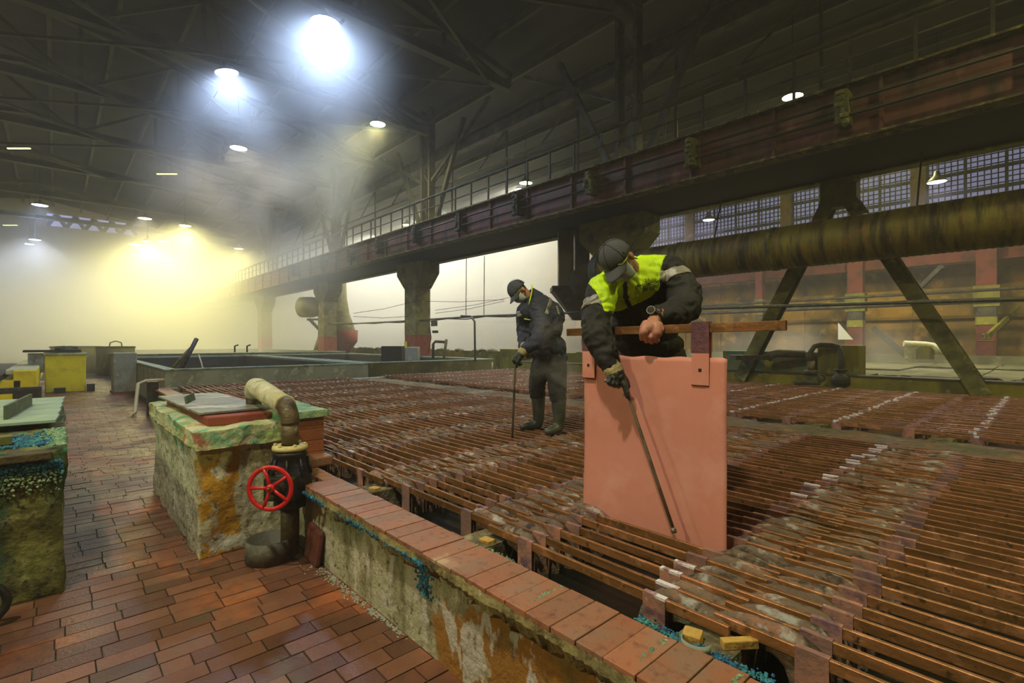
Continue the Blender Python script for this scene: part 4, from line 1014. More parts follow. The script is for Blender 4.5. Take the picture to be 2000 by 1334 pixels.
for (px, py, d, r, h, lab) in ((150, 715, 24, .95, 1.25, 'olive barrel behind the bright yellow block, half hidden'), (226, 712, 23, .72, 1.25, 'olive barrel with wire handle by the grey pier')):
    p = at(px, py, d); e = tag(empty('barrel', (p.x, p.y, 0)), lab, 'barrel', 'olive barrels in the steam')
    m = MB(); m.lathe([(0, 0), (r * .92, 0), (r, .3), (r * .97, h * .6), (r, h), (0, h)], (0, 0, 0), None, 28); m.build('drum', K['oliveyellow'], e)
    m = MB(); m.lathe([(r * .99, h - .05), (r * 1.04, h - .04), (r * 1.04, h + .02), (r * .9, h + .03)], (0, 0, 0), None, 28); m.build('rim', K['steel_dark'], e)
    if r < .8:
        m = MB(); m.tube([M3 @ V((-.3, 0, h)), M3 @ V((-.25, 0, h + .2)), M3 @ V((0, 0, h + .27)), M3 @ V((.25, 0, h + .2)), M3 @ V((.3, 0, h))], .03, 8); m.build('wire_handle', K['rail'], e)

# =================================================================== LAMPS
def lamp(p, r, colr, watt, strength, lab, spot=True, tilt=0., size=None, stem=1.2):
    e = tag(empty('hall_lamp', p), lab, 'lamp', 'ceiling dish lamps')
    m = MB(); m.lathe([(.04, .34), (.07, .30), (.09, .2), (r * .6, .14), (r, .0), (r * .97, -.01), (r * .55, .12), (.06, .16)], (0, 0, 0), None, 24); m.build('shade', K['lampshade'], e)
    mt = bpy.data.materials.get('lamp_%s' % str(colr) + str(strength)) or M_('lamp_%s' % str(colr) + str(strength), colr, .5, emit=(colr, strength))
    m = MB(); m.lathe([(0, .0), (r * .9, .012), (r * .9, .03), (0, .06)], (0, 0, 0), None, 24); m.build('glass', mt, e)
    m = MB(); stem = max(.4, (roof_z(p.y) if p.y < 12 else roof_z(12) - (p.y - 12) * .089) - p.z - .36)
    m.tube([(0, 0, .33), (0, 0, .33 + stem)], .015, 6); m.build('stem', K['steel_dark'], e)
    if watt:
        l = bpy.data.lights.new('bulb', 'SPOT' if spot else 'POINT'); l.energy = watt; l.color = rgb(colr)[:3]
        if spot: l.spot_size = math.radians(165); l.spot_blend = .6
        l.shadow_soft_size = size or r * .8
        lo = bpy.data.objects.new('bulb', l); COL.objects.link(lo); lo.parent = e; lo.location = (0, 0, -.05)
    e.rotation_euler = (tilt, 0, 0)
    return e

# =================================================================== PEOPLE
K['skin'] = M_('skin', (196, 138, 118), .5, layers=[((170, 108, 92), 12, .58, .1, 4)], bump=(120, .1))
K['jacket1'] = M_('black_work_jacket', (34, 35, 36), .8, layers=[((52, 53, 54), 5, .6, .12, 5)], bump=(60, .3))
K['jacket2'] = M_('navy_work_jacket', (50, 55, 76), .75, layers=[((66, 72, 92), 6, .58, .12, 5)], bump=(60, .3))
K['trousers1'] = M_('dark_grey_trousers', (52, 50, 46), .85, bump=(80, .3))
K['trousers2'] = M_('dark_work_trousers', (34, 34, 38), .85, layers=[((56, 56, 54), 5, .58, .1, 5)], bump=(80, .3))
K['boot'] = M_('dusty_rubber_boots', (48, 52, 48), .4, layers=[((84, 90, 80), 5, .56, .1, 6)], bump=(20, .2))
K['cap'] = M_('grey_bump_cap', (86, 90, 94), .8, layers=[((74, 78, 84), 300, .5, .1, 2)], bump=(400, .3))
K['cap2'] = M_('blue_grey_bump_cap', (78, 84, 100), .8, bump=(400, .3))
K['lime'] = M_('lime_hi_vis_fabric', (212, 255, 0), .6, layers=[((190, 236, 10), 6, .56, .15, 3)], bump=(12, .3), emit=None)
K['reflect'] = M_('silver_reflective_tape', (150, 150, 142), .45, .2, bump=(200, .1))
K['mask'] = M_('pale_blue_mask', (176, 198, 202), .8, bump=(200, .1))
K['glove'] = M_('dark_coated_glove', (28, 38, 36), .35, layers=[((14, 18, 16), 14, .52, .08, 4)], bump=(60, .5))
K['glovecuff'] = M_('cream_glove_cuff', (178, 168, 122), .8, layers=[((120, 104, 70), 14, .64, .03, 6)], bump=(60, .4))
K['ggreen'] = M_('green_glass_frame', (150, 190, 40), .4)
K['hair'] = M_('short_grey_hair', (60, 56, 50), .8, bump=(300, .5))
K['lens'] = M_('clear_lens', (160, 170, 150), .15)
RV, FV, UV_ = V((CC, CS, 0)), V((-CS, CC, 0)), V((0, 0, 1))
def sv(x, y, z):          # screen right, up, towards the camera -> world
    return RV * x + UV_ * y - FV * z

class Lump:
    """overlapping rounded volumes, welded into one continuous surface by a voxel remesh"""
    def __init__(s, base): s.m = MB(); s.b = V(base)
    def cap(s, p0, r0, p1, r1, n=14):
        p0, p1 = V(p0) - s.b, V(p1) - s.b; d = (p1 - p0); L = d.length
        if L < 1e-5: return s
        d.normalize(); pts = []; rs = []
        for i in range(4):
            a = PI / 2 * i / 4; pts.append(p0 - d * r0 * math.cos(a)); rs.append(max(r0 * math.sin(a), .0008))
        pts.append(p0); rs.append(r0); pts.append(p1); rs.append(r1)
        for i in range(1, 5):
            a = PI / 2 * i / 4; pts.append(p1 + d * r1 * math.sin(a)); rs.append(max(r1 * math.cos(a), .0008))
        s.m.tube(pts, rs, n); return s
    def chain(s, pts):
        for (a, ra), (b, rb) in zip(pts[:-1], pts[1:]): s.cap(a, ra, b, rb)
        return s
    def ell(s, c, rad, M=None, n=3):
        M = M or Matrix((RV, -FV, UV_)).transposed()
        bm = bmesh.new(); bmesh.ops.create_icosphere(bm, subdivisions=n, radius=1)
        c = V(c) - s.b
        s.m.add([c + M @ V((v.co.x * rad[0], v.co.y * rad[1], v.co.z * rad[2])) for v in bm.verts], [tuple(v.index for v in f.verts) for f in bm.faces], True); bm.free(); return s
    def build(s, name, mat, parent=None, voxel=.012, smooth=6, wrinkle=0., wscale=.12, seed=0):
        me = s.m.build(name, mat, mesh_only=True); o = bpy.data.objects.new(name, me); COL.objects.link(o)
        r = o.modifiers.new('r', 'REMESH'); r.mode = 'VOXEL'; r.voxel_size = voxel; r.use_smooth_shade = True
        k = o.modifiers.new('s', 'SMOOTH'); k.iterations = smooth; k.factor = .5
        dg = bpy.context.evaluated_depsgraph_get(); ev = bpy.data.meshes.new_from_object(o.evaluated_get(dg))
        o.modifiers.clear(); o.data = ev; ev.name = name
        if wrinkle:
            from mathutils import noise as nz
            nm = [v.normal.copy() for v in ev.vertices]
            for v, nn in zip(ev.vertices, nm):
                p = v.co / wscale + V((seed, 0, 0)); w = nz.noise(V((p.x, p.y, p.z * 1.3)) + V((nz.noise(p * .7), nz.noise(p * .7 + V((3, 1, 2))), 0)) * 1.5)
                w2 = nz.noise(p * 2.3)
                v.co += nn * ((1 - abs(w) * 3) * .8 + w2 * .5) * wrinkle
        for p in ev.polygons: p.use_smooth = True
        if not ev.materials: ev.materials.append(mat)
        if parent: o.parent = parent
        else: o.location = s.b
        return o

def patch(src, name, mat, parent, keep, off=.005, solid=.004):
    """a piece of cloth laid over part of a garment"""
    bm = bmesh.new(); bm.from_mesh(src.data)
    base = src.parent.location if src.parent else src.location
    bad = [f for f in bm.faces if not keep(f.calc_center_median() + base, f.normal)]
    bmesh.ops.delete(bm, geom=bad, context='FACES')
    for it in range(2):
        for v in [v for v in bm.verts if v.is_boundary]:
            nb = [e.other_vert(v) for e in v.link_edges if e.is_boundary]
            if len(nb) == 2: v.co = v.co * .4 + (nb[0].co + nb[1].co) * .3
    nm = [v.normal.copy() for v in bm.verts]
    for v, n in zip(bm.verts, nm): v.co += n * off
    me = bpy.data.meshes.new(name); bm.to_mesh(me); bm.free(); me.materials.clear(); me.materials.append(mat)
    o = bpy.data.objects.new(name, me); COL.objects.link(o); o.parent = parent
    k = o.modifiers.new('s', 'SOLIDIFY'); k.thickness = solid; k.offset = -1
    return o
def pix(p):
    cx = CC * p.x + CS * p.y; d = -CS * p.x + CC * p.y
    return 1000 + FPX * cx / d, 667 - FPX * (p.z - 1.5) / d
def inside(pt, poly):
    x, y = pt; r = False; j = len(poly) - 1
    for i in range(len(poly)):
        xi, yi = poly[i]; xj, yj = poly[j]
        if (yi > y) != (yj > y) and x < (xj - xi) * (y - yi) / (yj - yi) + xi: r = not r
        j = i
    return r

def head_parts(P, base, c, f, u, lump, capmat):
    f = f.normalized(); u = (u - f * u.dot(f)).normalized(); s = u.cross(f) * -1
    s = f.cross(u)                                    # points to the person's right
    l = -s                                            # left ear side
    H = Matrix((l, f, u)).transposed()
    g = lambda x, y, z: V(c) + H @ V((x, y, z))
    lump.ell(g(0, -.005, .02), (.076, .096, .098), H); lump.ell(g(0, .03, -.055), (.058, .062, .06), H); lump.ell(g(0, .045, -.09), (.032, .035, .025), H)
    lump.cap(g(0, .088, .0), .010, g(0, .108, -.032), .014)
    lump.ell(g(0, .086, -.066), (.026, .012, .012), H)
    for k in (-1, 1):
        lump.ell(g(k * .079, -.008, -.018), (.010, .020, .032), H, 2); lump.ell(g(k * .034, .076, .012), (.022, .014, .010), H, 2)
    # cap
    m = MB(); vs = []; fs = []; NR, NS = 10, 32
    for i in range(NR + 1):
        a = PI / 2 * i / NR
        for j in range(NS):
            b = 2 * PI * j / NS
            r = math.cos(a); x = .090 * r * math.cos(b); y = .112 * r * math.sin(b) - .006; z = .018 + .105 * math.sin(a) ** .9 - .020 * max(0, -math.sin(b)) * (1 - i / NR)
            vs.append(g(x, y, z) - base)
    for i in range(NR):
        for j in range(NS): fs.append((i * NS + j, i * NS + (j + 1) % NS, (i + 1) * NS + (j + 1) % NS, (i + 1) * NS + j))
    m.add(vs, fs, True); cp = m.build('bump_cap', capmat, P); k = cp.modifiers.new('s', 'SOLIDIFY'); k.thickness = .004
    m = MB(); vs = []; fs = []
    for i in range(7):
        r = i / 6
        for j in range(17):
            t = -1 + j / 8; x = t * .078 * (1 - .12 * r); y = .112 * math.sqrt(max(0, 1 - (t * .84) ** 2)) - .01 + r * .078 * (1 - .45 * t * t); z = .024 - .026 * r - .022 * t * t * (.4 + r * .6)
            vs.append(g(x, y, z) - base)
    for i in range(6):
        for j in range(16): fs.append((i * 17 + j, i * 17 + j + 1, (i + 1) * 17 + j + 1, (i + 1) * 17 + j))
    m.add(vs, fs, True); br = m.build('brim', capmat, cp); k = br.modifiers.new('s', 'SOLIDIFY'); k.thickness = .005
    m = MB()
    for b in (-.45, .35, PI - .35, PI + .45):
        m.lathe([(0, .003), (.006, .002), (.007, 0), (0, 0)], g(.088 * math.cos(b), .109 * math.sin(b) - .006, .045) - base, (H @ V((math.cos(b), math.sin(b), .2))).to_track_quat('Z', 'Y').to_matrix(), 10)
    m.lathe([(0, .006), (.008, .003), (.009, 0), (0, 0)], g(0, -.006, .122) - base, H, 12)
    m.build('vent_eyelets', K['black'], cp)
    m = MB()
    for b in range(0, 6):
        bb = b * PI / 3 + PI / 2; pts = [g(.0915 * math.cos(a) * math.cos(bb), .1135 * math.cos(a) * math.sin(bb) - .006, .018 + .1065 * math.sin(a) ** .9) - base for a in [PI / 2 * i / 10 for i in range(11)]]
        m.tube(pts, .0014, 5)
    m.build('cap_seams', K['jacket1'], cp)
    # hair under the cap
    m = MB(); vs = []; fs = []
    for i in range(5):
        for j in range(21):
            b = PI + (j / 20) * PI; z = .03 - i * .018
            vs.append(g(.083 * math.cos(b) * (1 - .03 * i), .102 * math.sin(b) * (1 - .04 * i), z) - base)
    for i in range(4):
        for j in range(20): fs.append((i * 21 + j, i * 21 + j + 1, (i + 1) * 21 + j + 1, (i + 1) * 21 + j))
    m.add(vs, fs, True); hr = m.build('hair', K['hair'], P); k = hr.modifiers.new('s', 'SOLIDIFY'); k.thickness = .008
    # mask
    m = MB(); vs = []; fs = []
    for i in range(9):
        z = -.012 - .095 * i / 8
        for j in range(17):
            th = math.radians(-82 + 164 * j / 16); bulge = .118 - .012 * abs(i - 2.5) / 3 - (.02 * max(0, i - 5) / 3)
            ww = .069 - .012 * max(0, i - 4) / 4
            vs.append(g(ww * math.sin(th), .018 + (bulge - .018) * math.cos(th) ** .8 + .0018 * (i % 2), z) - base)
    for i in range(8):
        for j in range(16): fs.append((i * 17 + j, i * 17 + j + 1, (i + 1) * 17 + j + 1, (i + 1) * 17 + j))
    m.add(vs, fs, True); mk = m.build('face_mask', K['mask'], P); k = mk.modifiers.new('s', 'SOLIDIFY'); k.thickness = .003
    m = MB()
    for sd in (-1, 1):
        m.tube([g(sd * .068, .03, -.018) - base, g(sd * .082, .0, .0) - base, g(sd * .085, -.024, -.014) - base, g(sd * .078, -.012, -.05) - base, g(sd * .062, .03, -.09) - base], .0016, 6)
    m.build('ear_loops', K['white'], mk)
    # glasses
    m = MB()
    for sd in (-1, 1):
        m.tube([g(sd * .036 + .026 * math.cos(a), .100 - abs(sd * .036 + .026 * math.cos(a)) * .25, .010 + .018 * math.sin(a)) - base for a in [2 * PI * i / 14 for i in range(15)]], .0022, 6)
        m.tube([g(sd * .062, .084, .014) - base, g(sd * .078, .06, .014) - base, g(sd * .084, -.01, .004) - base], .0028, 6)
    m.tube([g(-.012, .098, .014) - base, g(.012, .098, .014) - base], .002, 6)
    gl = m.build('glasses', K['ggreen'], P)
    m = MB()
    for sd in (-1, 1): m.ell = None; m.lathe([(0, .001), (.011, .001), (.011, -.001), (0, -.001)], g(sd * .034, .089, .010) - base, (H @ V((0, 1, 0))).to_track_quat('Z', 'Y').to_matrix(), 14)
    m.build('eyes', K['white'], P)
    return g

# ------------------------------------------------------------------ worker with the plate
B1 = at(1275, 667, 3.25); B1.z = .551
L = Lump(B1)
hc = at(1206, 507, 2.80)
f1, u1 = sv(-.30, -.78, .55), sv(-.69, .575, .44)
# the person object: skin, with a bare hand closed on the bar
neck0, neck1 = at(1240, 535, 2.98), hc - u1.normalized() * .06 - f1.normalized() * .03
L.cap(neck0, .058, neck1, .055)
L.ell(at(1250, 575, 3.08), (.15, .10, .16)); L.chain([(at(1250, 575, 3.1), .12), (at(1262, 640, 3.2), .13), (at(1268, 700, 3.28), .13)])
L.chain([(at(1312, 532, 3.02), .06), (at(1342, 592, 2.86), .05), (at(1288, 617, 2.68), .034)])
L.chain([(at(1288, 612, 2.68), .033), (at(1276, 628, 2.635), .034)])
# left hand on the bar: palm, four fingers curling under it, thumb
HB = V((-1.47, YP_, 1.562))                          # bar centre line near the hand
xh = at(1268, 645, 2.62)
bar_d = V((1, 0, .011)).normalized()
pk = at(1268, 648, 2.575)
palm = Matrix((RV, -FV, UV_)).transposed()
L.cap(at(1276, 628, 2.62), .034, at(1270, 640, 2.59), .036); L.cap(at(1262, 634, 2.60), .026, at(1258, 648, 2.58), .026); L.cap(at(1282, 636, 2.58), .026, at(1283, 650, 2.56), .024)
for i, (px, py) in enumerate(((1252.5, 653), (1262, 658), (1272, 660), (1281.5, 658))):
    d0 = 2.60 - i * .008
    L.chain([(at(px + 3, py - 16, d0), .0145), (at(px, py - 1, d0 - .016), .0125), (at(px + .5, py + 9, d0 + .012), .0112), (at(px + 4, py + 6, d0 + .052), .0102)])
L.chain([(at(1288, 634, 2.58), .018), (at(1293, 644, 2.57), .015), (at(1288, 655, 2.575), .012)])
ex = head_parts
man1 = None
def finish_head(lump, base, hc, f, u, capmat, label):
    P = empty('tmp'); return P
P1tmp = empty('person_tmp', B1)
g1 = head_parts(P1tmp, B1, hc, f1, u1, L, K['cap'])
man1 = L.build('person', K['skin'], None, voxel=.0045, smooth=2)
for ch in list(P1tmp.children): ch.parent = man1
bpy.data.objects.remove(P1tmp)
tag(man1, 'worker in lime-and-black jacket and grey cap, bending over the copper plate he holds', 'person')

J = Lump(B1)
J.ell(at(1250, 580, 3.08), (.215, .15, .19)); J.ell(at(1240, 548, 3.0), (.20, .125, .13)); J.ell(at(1260, 635, 3.17), (.215, .155, .17)); J.ell(at(1266, 672, 3.22), (.225, .165, .09))
J.chain([(at(1185, 560, 2.93), .085), (at(1240, 535, 3.0), .10), (at(1308, 528, 3.03), .09)])
J.cap(at(1225, 545, 2.93), .07, at(1232, 560, 2.93), .08)
J.chain([(at(1176, 568, 2.90), .088), (at(1164, 618, 2.80), .082), (at(1166, 655, 2.745), .08), (at(1186, 700, 2.70), .062), (at(1194, 714, 2.69), .052)])
J.chain([(at(1310, 535, 3.02), .095), (at(1336, 572, 2.93), .098), (at(1338, 600, 2.85), .092), (at(1312, 615, 2.75), .074), (at(1291, 614, 2.70), .056)])
jac1 = J.build('jacket', K['jacket1'], man1, voxel=.0085, smooth=5, wrinkle=.009, wscale=.075, seed=2)
vest_poly = [(1145, 552), (1160, 525), (1190, 500), (1237, 488), (1262, 478), (1290, 478), (1306, 494), (1296, 506), (1290, 527), (1289, 547), (1286, 565), (1272, 579), (1250, 591), (1230, 599), (1217, 605), (1200, 608), (1181, 609), (1175, 594), (1164, 570), (1151, 556)]
def keep1(p, n):
    x, y = pix(p)
    back = n.dot(FV) > .15
    if back: return y < 545 and inside((x, y + 14), vest_poly)
    return inside((x, y), vest_poly)
vest1 = patch(jac1, 'lime_yoke', K['lime'], jac1, keep1, .004, .005)
zp = [(1221, 552), (1222, 566), (1223, 580), (1227, 592), (1232, 603), (1238, 620), (1244, 640), (1248, 662)]
def near_poly(pt, pts, w):
    for (a, b) in zip(pts[:-1], pts[1:]):
        A, Bq, Pq = V((a[0], a[1], 0)), V((b[0], b[1], 0)), V((pt[0], pt[1], 0)); t = max(0, min(1, (Pq - A).dot(Bq - A) / max((Bq - A).length_squared, 1e-6)))
        if (Pq - (A + (Bq - A) * t)).length < w: return True
    return False
zipf = patch(jac1, 'zip_strip', K['jacket1'], jac1, lambda p, n: n.dot(FV) < 0 and near_poly(pix(p), zp, 4), .0095, .006)
def band(src, name, parent, a, b, t0, t1, R, off=.0035):
    a, b = V(a), V(b); d = (b - a); Ln = d.length; d.normalize()
    def kp(p, n):
        t = (p - a).dot(d); r = (p - a - d * t).length
        return t0 <= t <= t1 and r < R
    return patch(src, name, K['reflect'], parent, kp, off, .004)
band(jac1, 'reflective_band', jac1, at(1176, 568, 2.90), at(1164, 618, 2.80), .105, .165, .13)
band(jac1, 'reflective_band', jac1, at(1300, 520, 3.04), at(1336, 580, 2.90), .085, .145, .15)
# collar
m = MB(); cn = at(1236, 528, 2.97); ax = (neck1 - neck0).normalized(); Q = ax.to_track_quat('Z', 'Y').to_matrix()
m.lathe([(.085, -.05), (.078, -.01), (.071, .03), (.066, .03), (.072, -.02), (.075, -.05)], cn - B1, Q, 28)
o = m.build('collar', K['jacket1'], jac1)
T = Lump(B1); 
T.ell(at(1270, 700, 3.27), (.205, .15, .14))
hipz = 1.38
for sd, dx in ((-1, -.10), (1, .10)):
    c0 = V((B1.x, B1.y, 1.40)) + RV * dx; c1 = V((B1.x, B1.y, 1.02)) + RV * dx * 1.3 - FV * .08; c2 = V((B1.x, B1.y, .66)) + RV * dx * 1.4
    T.chain([(c0, .115), (c1, .085), (c2, .07)])
T.build('trousers', K['trousers1'], man1, voxel=.012, smooth=4, wrinkle=.005, wscale=.1)
for sd, dx in ((-1, -.10), (1, .10)):
    c2 = V((B1.x, B1.y, .95)) + RV * dx * 1.35; c3 = V((B1.x, B1.y, .60)) + RV * dx * 1.4; W_ = Lump(B1)
    W_.chain([(c2, .08), (c3 + V((0, 0, .06)), .062)]); W_.chain([(c3 + V((0, 0, .01)) + FV * .03, .05), (c3 + V((0, 0, .0)) - FV * .12, .046), (c3 - FV * .18 - V((0, 0, .003)), .042)])
    W_.build('boot', K['boot'], man1, voxel=.01, smooth=4)
# glove on the rod
G = Lump(B1)
G.cap(at(1199, 722, 2.675), .046, at(1204, 732, 2.665), .046); G.cap(at(1196, 737, 2.665), .030, at(1211, 737, 2.65), .034); G.cap(at(1192, 741, 2.66), .022, at(1213, 742, 2.648), .026)
for i, (px, py) in enumerate(((1191, 745), (1199, 748), (1207, 749))):
    G.chain([(at(px, py - 6, 2.645), .0155), (at(px - 2, py + 2, 2.632), .0135), (at(px + 1, py + 6, 2.655), .0125), (at(px + 7, py + 2, 2.685), .0115)])
G.chain([(at(1215, 741, 2.64), .020), (at(1221, 754, 2.625), .0175), (at(1224, 766, 2.615), .0155), (at(1226, 775, 2.612), .0125)])
G.chain([(at(1214, 733, 2.665), .021), (at(1223, 744, 2.665), .017), (at(1227, 755, 2.655), .013)])
gl1 = G.build('work_glove', K['glove'], man1, voxel=.0042, smooth=3)
Cf = Lump(B1); Cf.chain([(at(1190, 709, 2.695), .046), (at(1197, 721, 2.68), .053), (at(1200, 726, 2.675), .052)]); Cf.build('glove_cuff', K['glovecuff'], gl1, voxel=.006, smooth=4, wrinkle=.003, wscale=.03)
m = MB(); q = random.Random(3)
for i in range(7):
    x0, y0 = 1196 + i * 2.2, 736 + q.uniform(-3, 3); m.tube([at(x0, y0 - 2, 2.628) - B1, at(x0 + q.uniform(-1, 1), y0 + 3, 2.622) - B1], .0016, 5)
m.build('glove_print', K['reflect'], gl1)
# watch
wp = at(1273, 609, 2.645); nrm = (wp - at(1285, 613, 2.70)).normalized(); nrm = sv(-.45, .35, .85).normalized()
Q = nrm.to_track_quat('Z', 'Y').to_matrix(); axw = (at(1288, 617, 2.68) - at(1276, 628, 2.635)).normalized()
m = MB(); Q2 = axw.to_track_quat('Z', 'Y').to_matrix(); m.lathe([(.037, -.012), (.0405, -.011), (.0405, .011), (.037, .012)], at(1279, 619, 2.655) - B1, Q2, 24); ws = m.build('watch_strap', K['black'], man1)
m = MB(); m.lathe([(0, .012), (.018, .012), (.023, .009), (.023, 0), (0, 0)], at(1272, 607, 2.622) - B1, Q, 24); m.build('watch_case', K['blacksteel'], ws)
m = MB(); m.lathe([(.019, .0125), (.021, .0145), (.0235, .0125), (.0235, .009), (.019, .0105)], at(1272, 607, 2.622) - B1, Q, 24); m.build('bezel', K['reflect'], ws)
# rod in his hand
m = MB(); a = at(1227, 772, 2.632); b = at(1314, 1030, 2.43)
m.tube([at(1180, 744, 2.672), at(1196, 743, 2.664), at(1212, 744, 2.655), at(1221, 752, 2.645), a, a.lerp(b, .5), b], .0085, 12)
m.tube([b, b.lerp(at(1317, 1040, 2.425), .5), at(1317, 1041, 2.42)], [.009, .015, .012], 12)
tag(m.build('crook_rod', K['stick'], None), 'dark steel rod with hooked grip, held before the copper plate', 'rod')
# writing on the yoke
def txt(body, size, c, right, up, mat, parent, name, off=.0):
    cu = bpy.data.curves.new(name, 'FONT'); cu.body = body; cu.size = size; cu.align_x = 'CENTER'; cu.extrude = .0; cu.offset = .0006
    o = bpy.data.objects.new(name, cu); COL.objects.link(o)
    dg = bpy.context.evaluated_depsgraph_get(); me = bpy.data.meshes.new_from_object(o.evaluated_get(dg)); bpy.data.objects.remove(o)
    return me
from mathutils.bvhtree import BVHTree
def project_text(lines, src, base, cpx, dep, tilt, mat, parent, size, lead, name):
    bm = bmesh.new(); bm.from_mesh(src.data); bmesh.ops.triangulate(bm, faces=bm.faces); bv = BVHTree.FromBMesh(bm); bm.free()
    out = MB(); ca, sa = math.cos(tilt), math.sin(tilt)
    for i, (ln, arch) in enumerate(lines):
        me = txt(ln, size, None, None, None, None, None, 'writing')
        b2 = bmesh.new(); b2.from_mesh(me); bmesh.ops.subdivide_edges(b2, edges=b2.edges[:], cuts=1)
        vs = []
        for v in b2.verts:
            x, y = v.co.x, v.co.y - i * lead - arch * v.co.x * v.co.x
            X, Y = x * ca - y * sa, x * sa + y * ca
            o = at(cpx[0], cpx[1], dep) + RV * X + UV_ * Y - base - FV * .3
            hit = bv.ray_cast(o, FV, 1.0)
            vs.append((hit[0] - FV * .0115 if hit[0] else o + FV * .3))
        b2.verts.index_update()
        out.add(vs, [tuple(v.index for v in f.verts) for f in b2.faces]); b2.free()
    o = out.build(name, mat, parent); k = o.modifiers.new('s', 'SOLIDIFY'); k.thickness = .001
    return o
project_text([('ЗА', 0), ('БЕЗОПАСНЫЙ', 0), ('ТРУД', 0)], jac1, B1, (1261.5, 551), 2.9, .27, K['jacket1'], vest1, .0245, .026, 'writing')

# ------------------------------------------------------------------ second worker, side on
B2 = at(1070, 667, 5.25); B2.z = .551
L = Lump(B2); h2 = at(1012, 568, 5.22); f2, u2 = sv(-.45, -.75, .40), sv(-.75, .58, .25)
L.cap(at(1040, 592, 5.28), .06, h2 - u2.normalized() * .06 - f2.normalized() * .03, .055)
L.chain([(at(1048, 605, 5.3), .13), (at(1062, 650, 5.35), .14), (at(1072, 705, 5.35), .13)])
L.chain([(at(1050, 605, 5.2), .055), (at(1056, 655, 5.08), .045), (at(1024, 682, 5.0), .033), (at(1016, 694, 5.0), .03)])
Pt = empty('person_tmp', B2); head_parts(Pt, B2, h2, f2, u2, L, K['cap2'])
man2 = L.build('person', K['skin'], None, voxel=.0075, smooth=3)
for ch in list(Pt.children): ch.parent = man2
bpy.data.objects.remove(Pt)
tag(man2, 'farther worker in navy jacket and rubber boots, side on, poking a rod between bars', 'person')
J = Lump(B2)
J.ell(at(1052, 602, 5.3), (.165, .2, .15)); J.ell(at(1062, 640, 5.33), (.20, .2, .2)); J.ell(at(1070, 680, 5.35), (.20, .2, .16)); J.ell(at(1076, 700, 5.35), (.175, .19, .10))
J.ell(at(1068, 622, 5.33), (.19, .2, .2)); J.ell(at(1030, 610, 5.3), (.11, .16, .12)); J.cap(at(1032, 598, 5.28), .07, at(1052, 588, 5.3), .085)
J.cap(at(1028, 620, 5.35), .09, at(1040, 680, 5.35), .11)
J.chain([(at(1052, 606, 5.15), .095), (at(1060, 638, 5.06), .095), (at(1054, 662, 5.02), .09), (at(1034, 676, 5.0), .065), (at(1024, 681, 5.0), .05)])
J.chain([(at(1022, 608, 5.48), .075), (at(1022, 645, 5.42), .07), (at(1022, 676, 5.2), .05)])
jac2 = J.build('jacket', K['jacket2'], man2, voxel=.011, smooth=5, wrinkle=.011, wscale=.09, seed=5)
band(jac2, 'reflective_band', jac2, at(1040, 585, 5.3), at(1085, 612, 5.35), .13, .175, .30, .004)
band(jac2, 'reflective_band', jac2, at(1022, 598, 5.3), at(1028, 640, 5.3), .05, .11, .13, .004)
def neck2(p, n):
    return near_poly(pix(p), [(1041, 558), (1040, 572), (1036, 594)], 1.8) and n.dot(FV) < .3
# collar and lime piping
m = MB(); c0 = at(1038, 580, 5.27); ax = (h2 - at(1045, 596, 5.29)).normalized(); Q = ax.to_track_quat('Z', 'Y').to_matrix()
m.lathe([(.11, -.07), (.10, -.02), (.088, .045), (.080, .045), (.092, -.03), (.1, -.07)], c0 - B2, Q, 28); cl = m.build('collar', K['jacket2'], jac2)
m = MB(); m.tube([at(1039, 556, 5.16) - B2, at(1039, 568, 5.145) - B2, at(1036, 582, 5.14) - B2, at(1033, 595, 5.12) - B2], .007, 8)
m.build('lime_piping', K['lime'], cl)
m = MB(); m.tube([at(1024, 623, 5.08) - B2, at(1030, 624, 5.07) - B2, at(1036, 625, 5.06) - B2], .006, 6); m.build('lime_piping', K['lime'], jac2)
m = MB(); q = random.Random(2)
for i in range(4): m.beam(at(1087 + i * 1.2, 598 + i * 4.4, 5.1) - B2, at(1089 + i * 1.2, 601 + i * 4.4, 5.12) - B2, .014, .006)
m.build('back_print', K['white'], jac2)
T = Lump(B2); T.ell(at(1074, 712, 5.32), (.17, .18, .13))
T.chain([(at(1058, 712, 5.42), .115), (at(1049, 752, 5.42), .092), (at(1050, 770, 5.42), .088)])
T.chain([(at(1086, 715, 5.2), .115), (at(1088, 755, 5.16), .096), (at(1090, 776, 5.14), .088)])
T.build('trousers', K['trousers2'], man2, voxel=.011, smooth=4, wrinkle=.007, wscale=.09)
W_ = Lump(B2); W_.chain([(at(1051, 770, 5.42), .082), (at(1052, 812, 5.41), .062), (at(1051, 824, 5.41), .06)]); W_.chain([(at(1051, 828, 5.41), .052), (at(1034, 832, 5.38), .045), (at(1021, 834, 5.36), .036)])
W_.build('boot', K['boot'], man2, voxel=.009, smooth=4)
W_ = Lump(B2); W_.chain([(at(1091, 776, 5.14), .082), (at(1092, 818, 5.12), .062), (at(1091, 830, 5.12), .06)]); W_.chain([(at(1091, 835, 5.11), .052), (at(1078, 840, 5.05), .046), (at(1070, 843, 4.98), .038)])
W_.build('boot', K['boot'], man2, voxel=.009, smooth=4)
G = Lump(B2); G.cap(at(1020, 688, 4.99), .042, at(1012, 698, 4.98), .042)
for i in range(4):
    px, py = 1003 + i * 3.2, 704 + i * 1.4
    G.chain([(at(px + 3, py - 6, 4.965), .018), (at(px, py, 4.955), .016), (at(px + 2, py + 5, 4.975), .014), (at(px + 6, py + 3, 5.0), .012)])
G.chain([(at(1014, 700, 4.95), .018), (at(1010, 708, 4.945), .015), (at(1009, 717, 4.95), .012)])
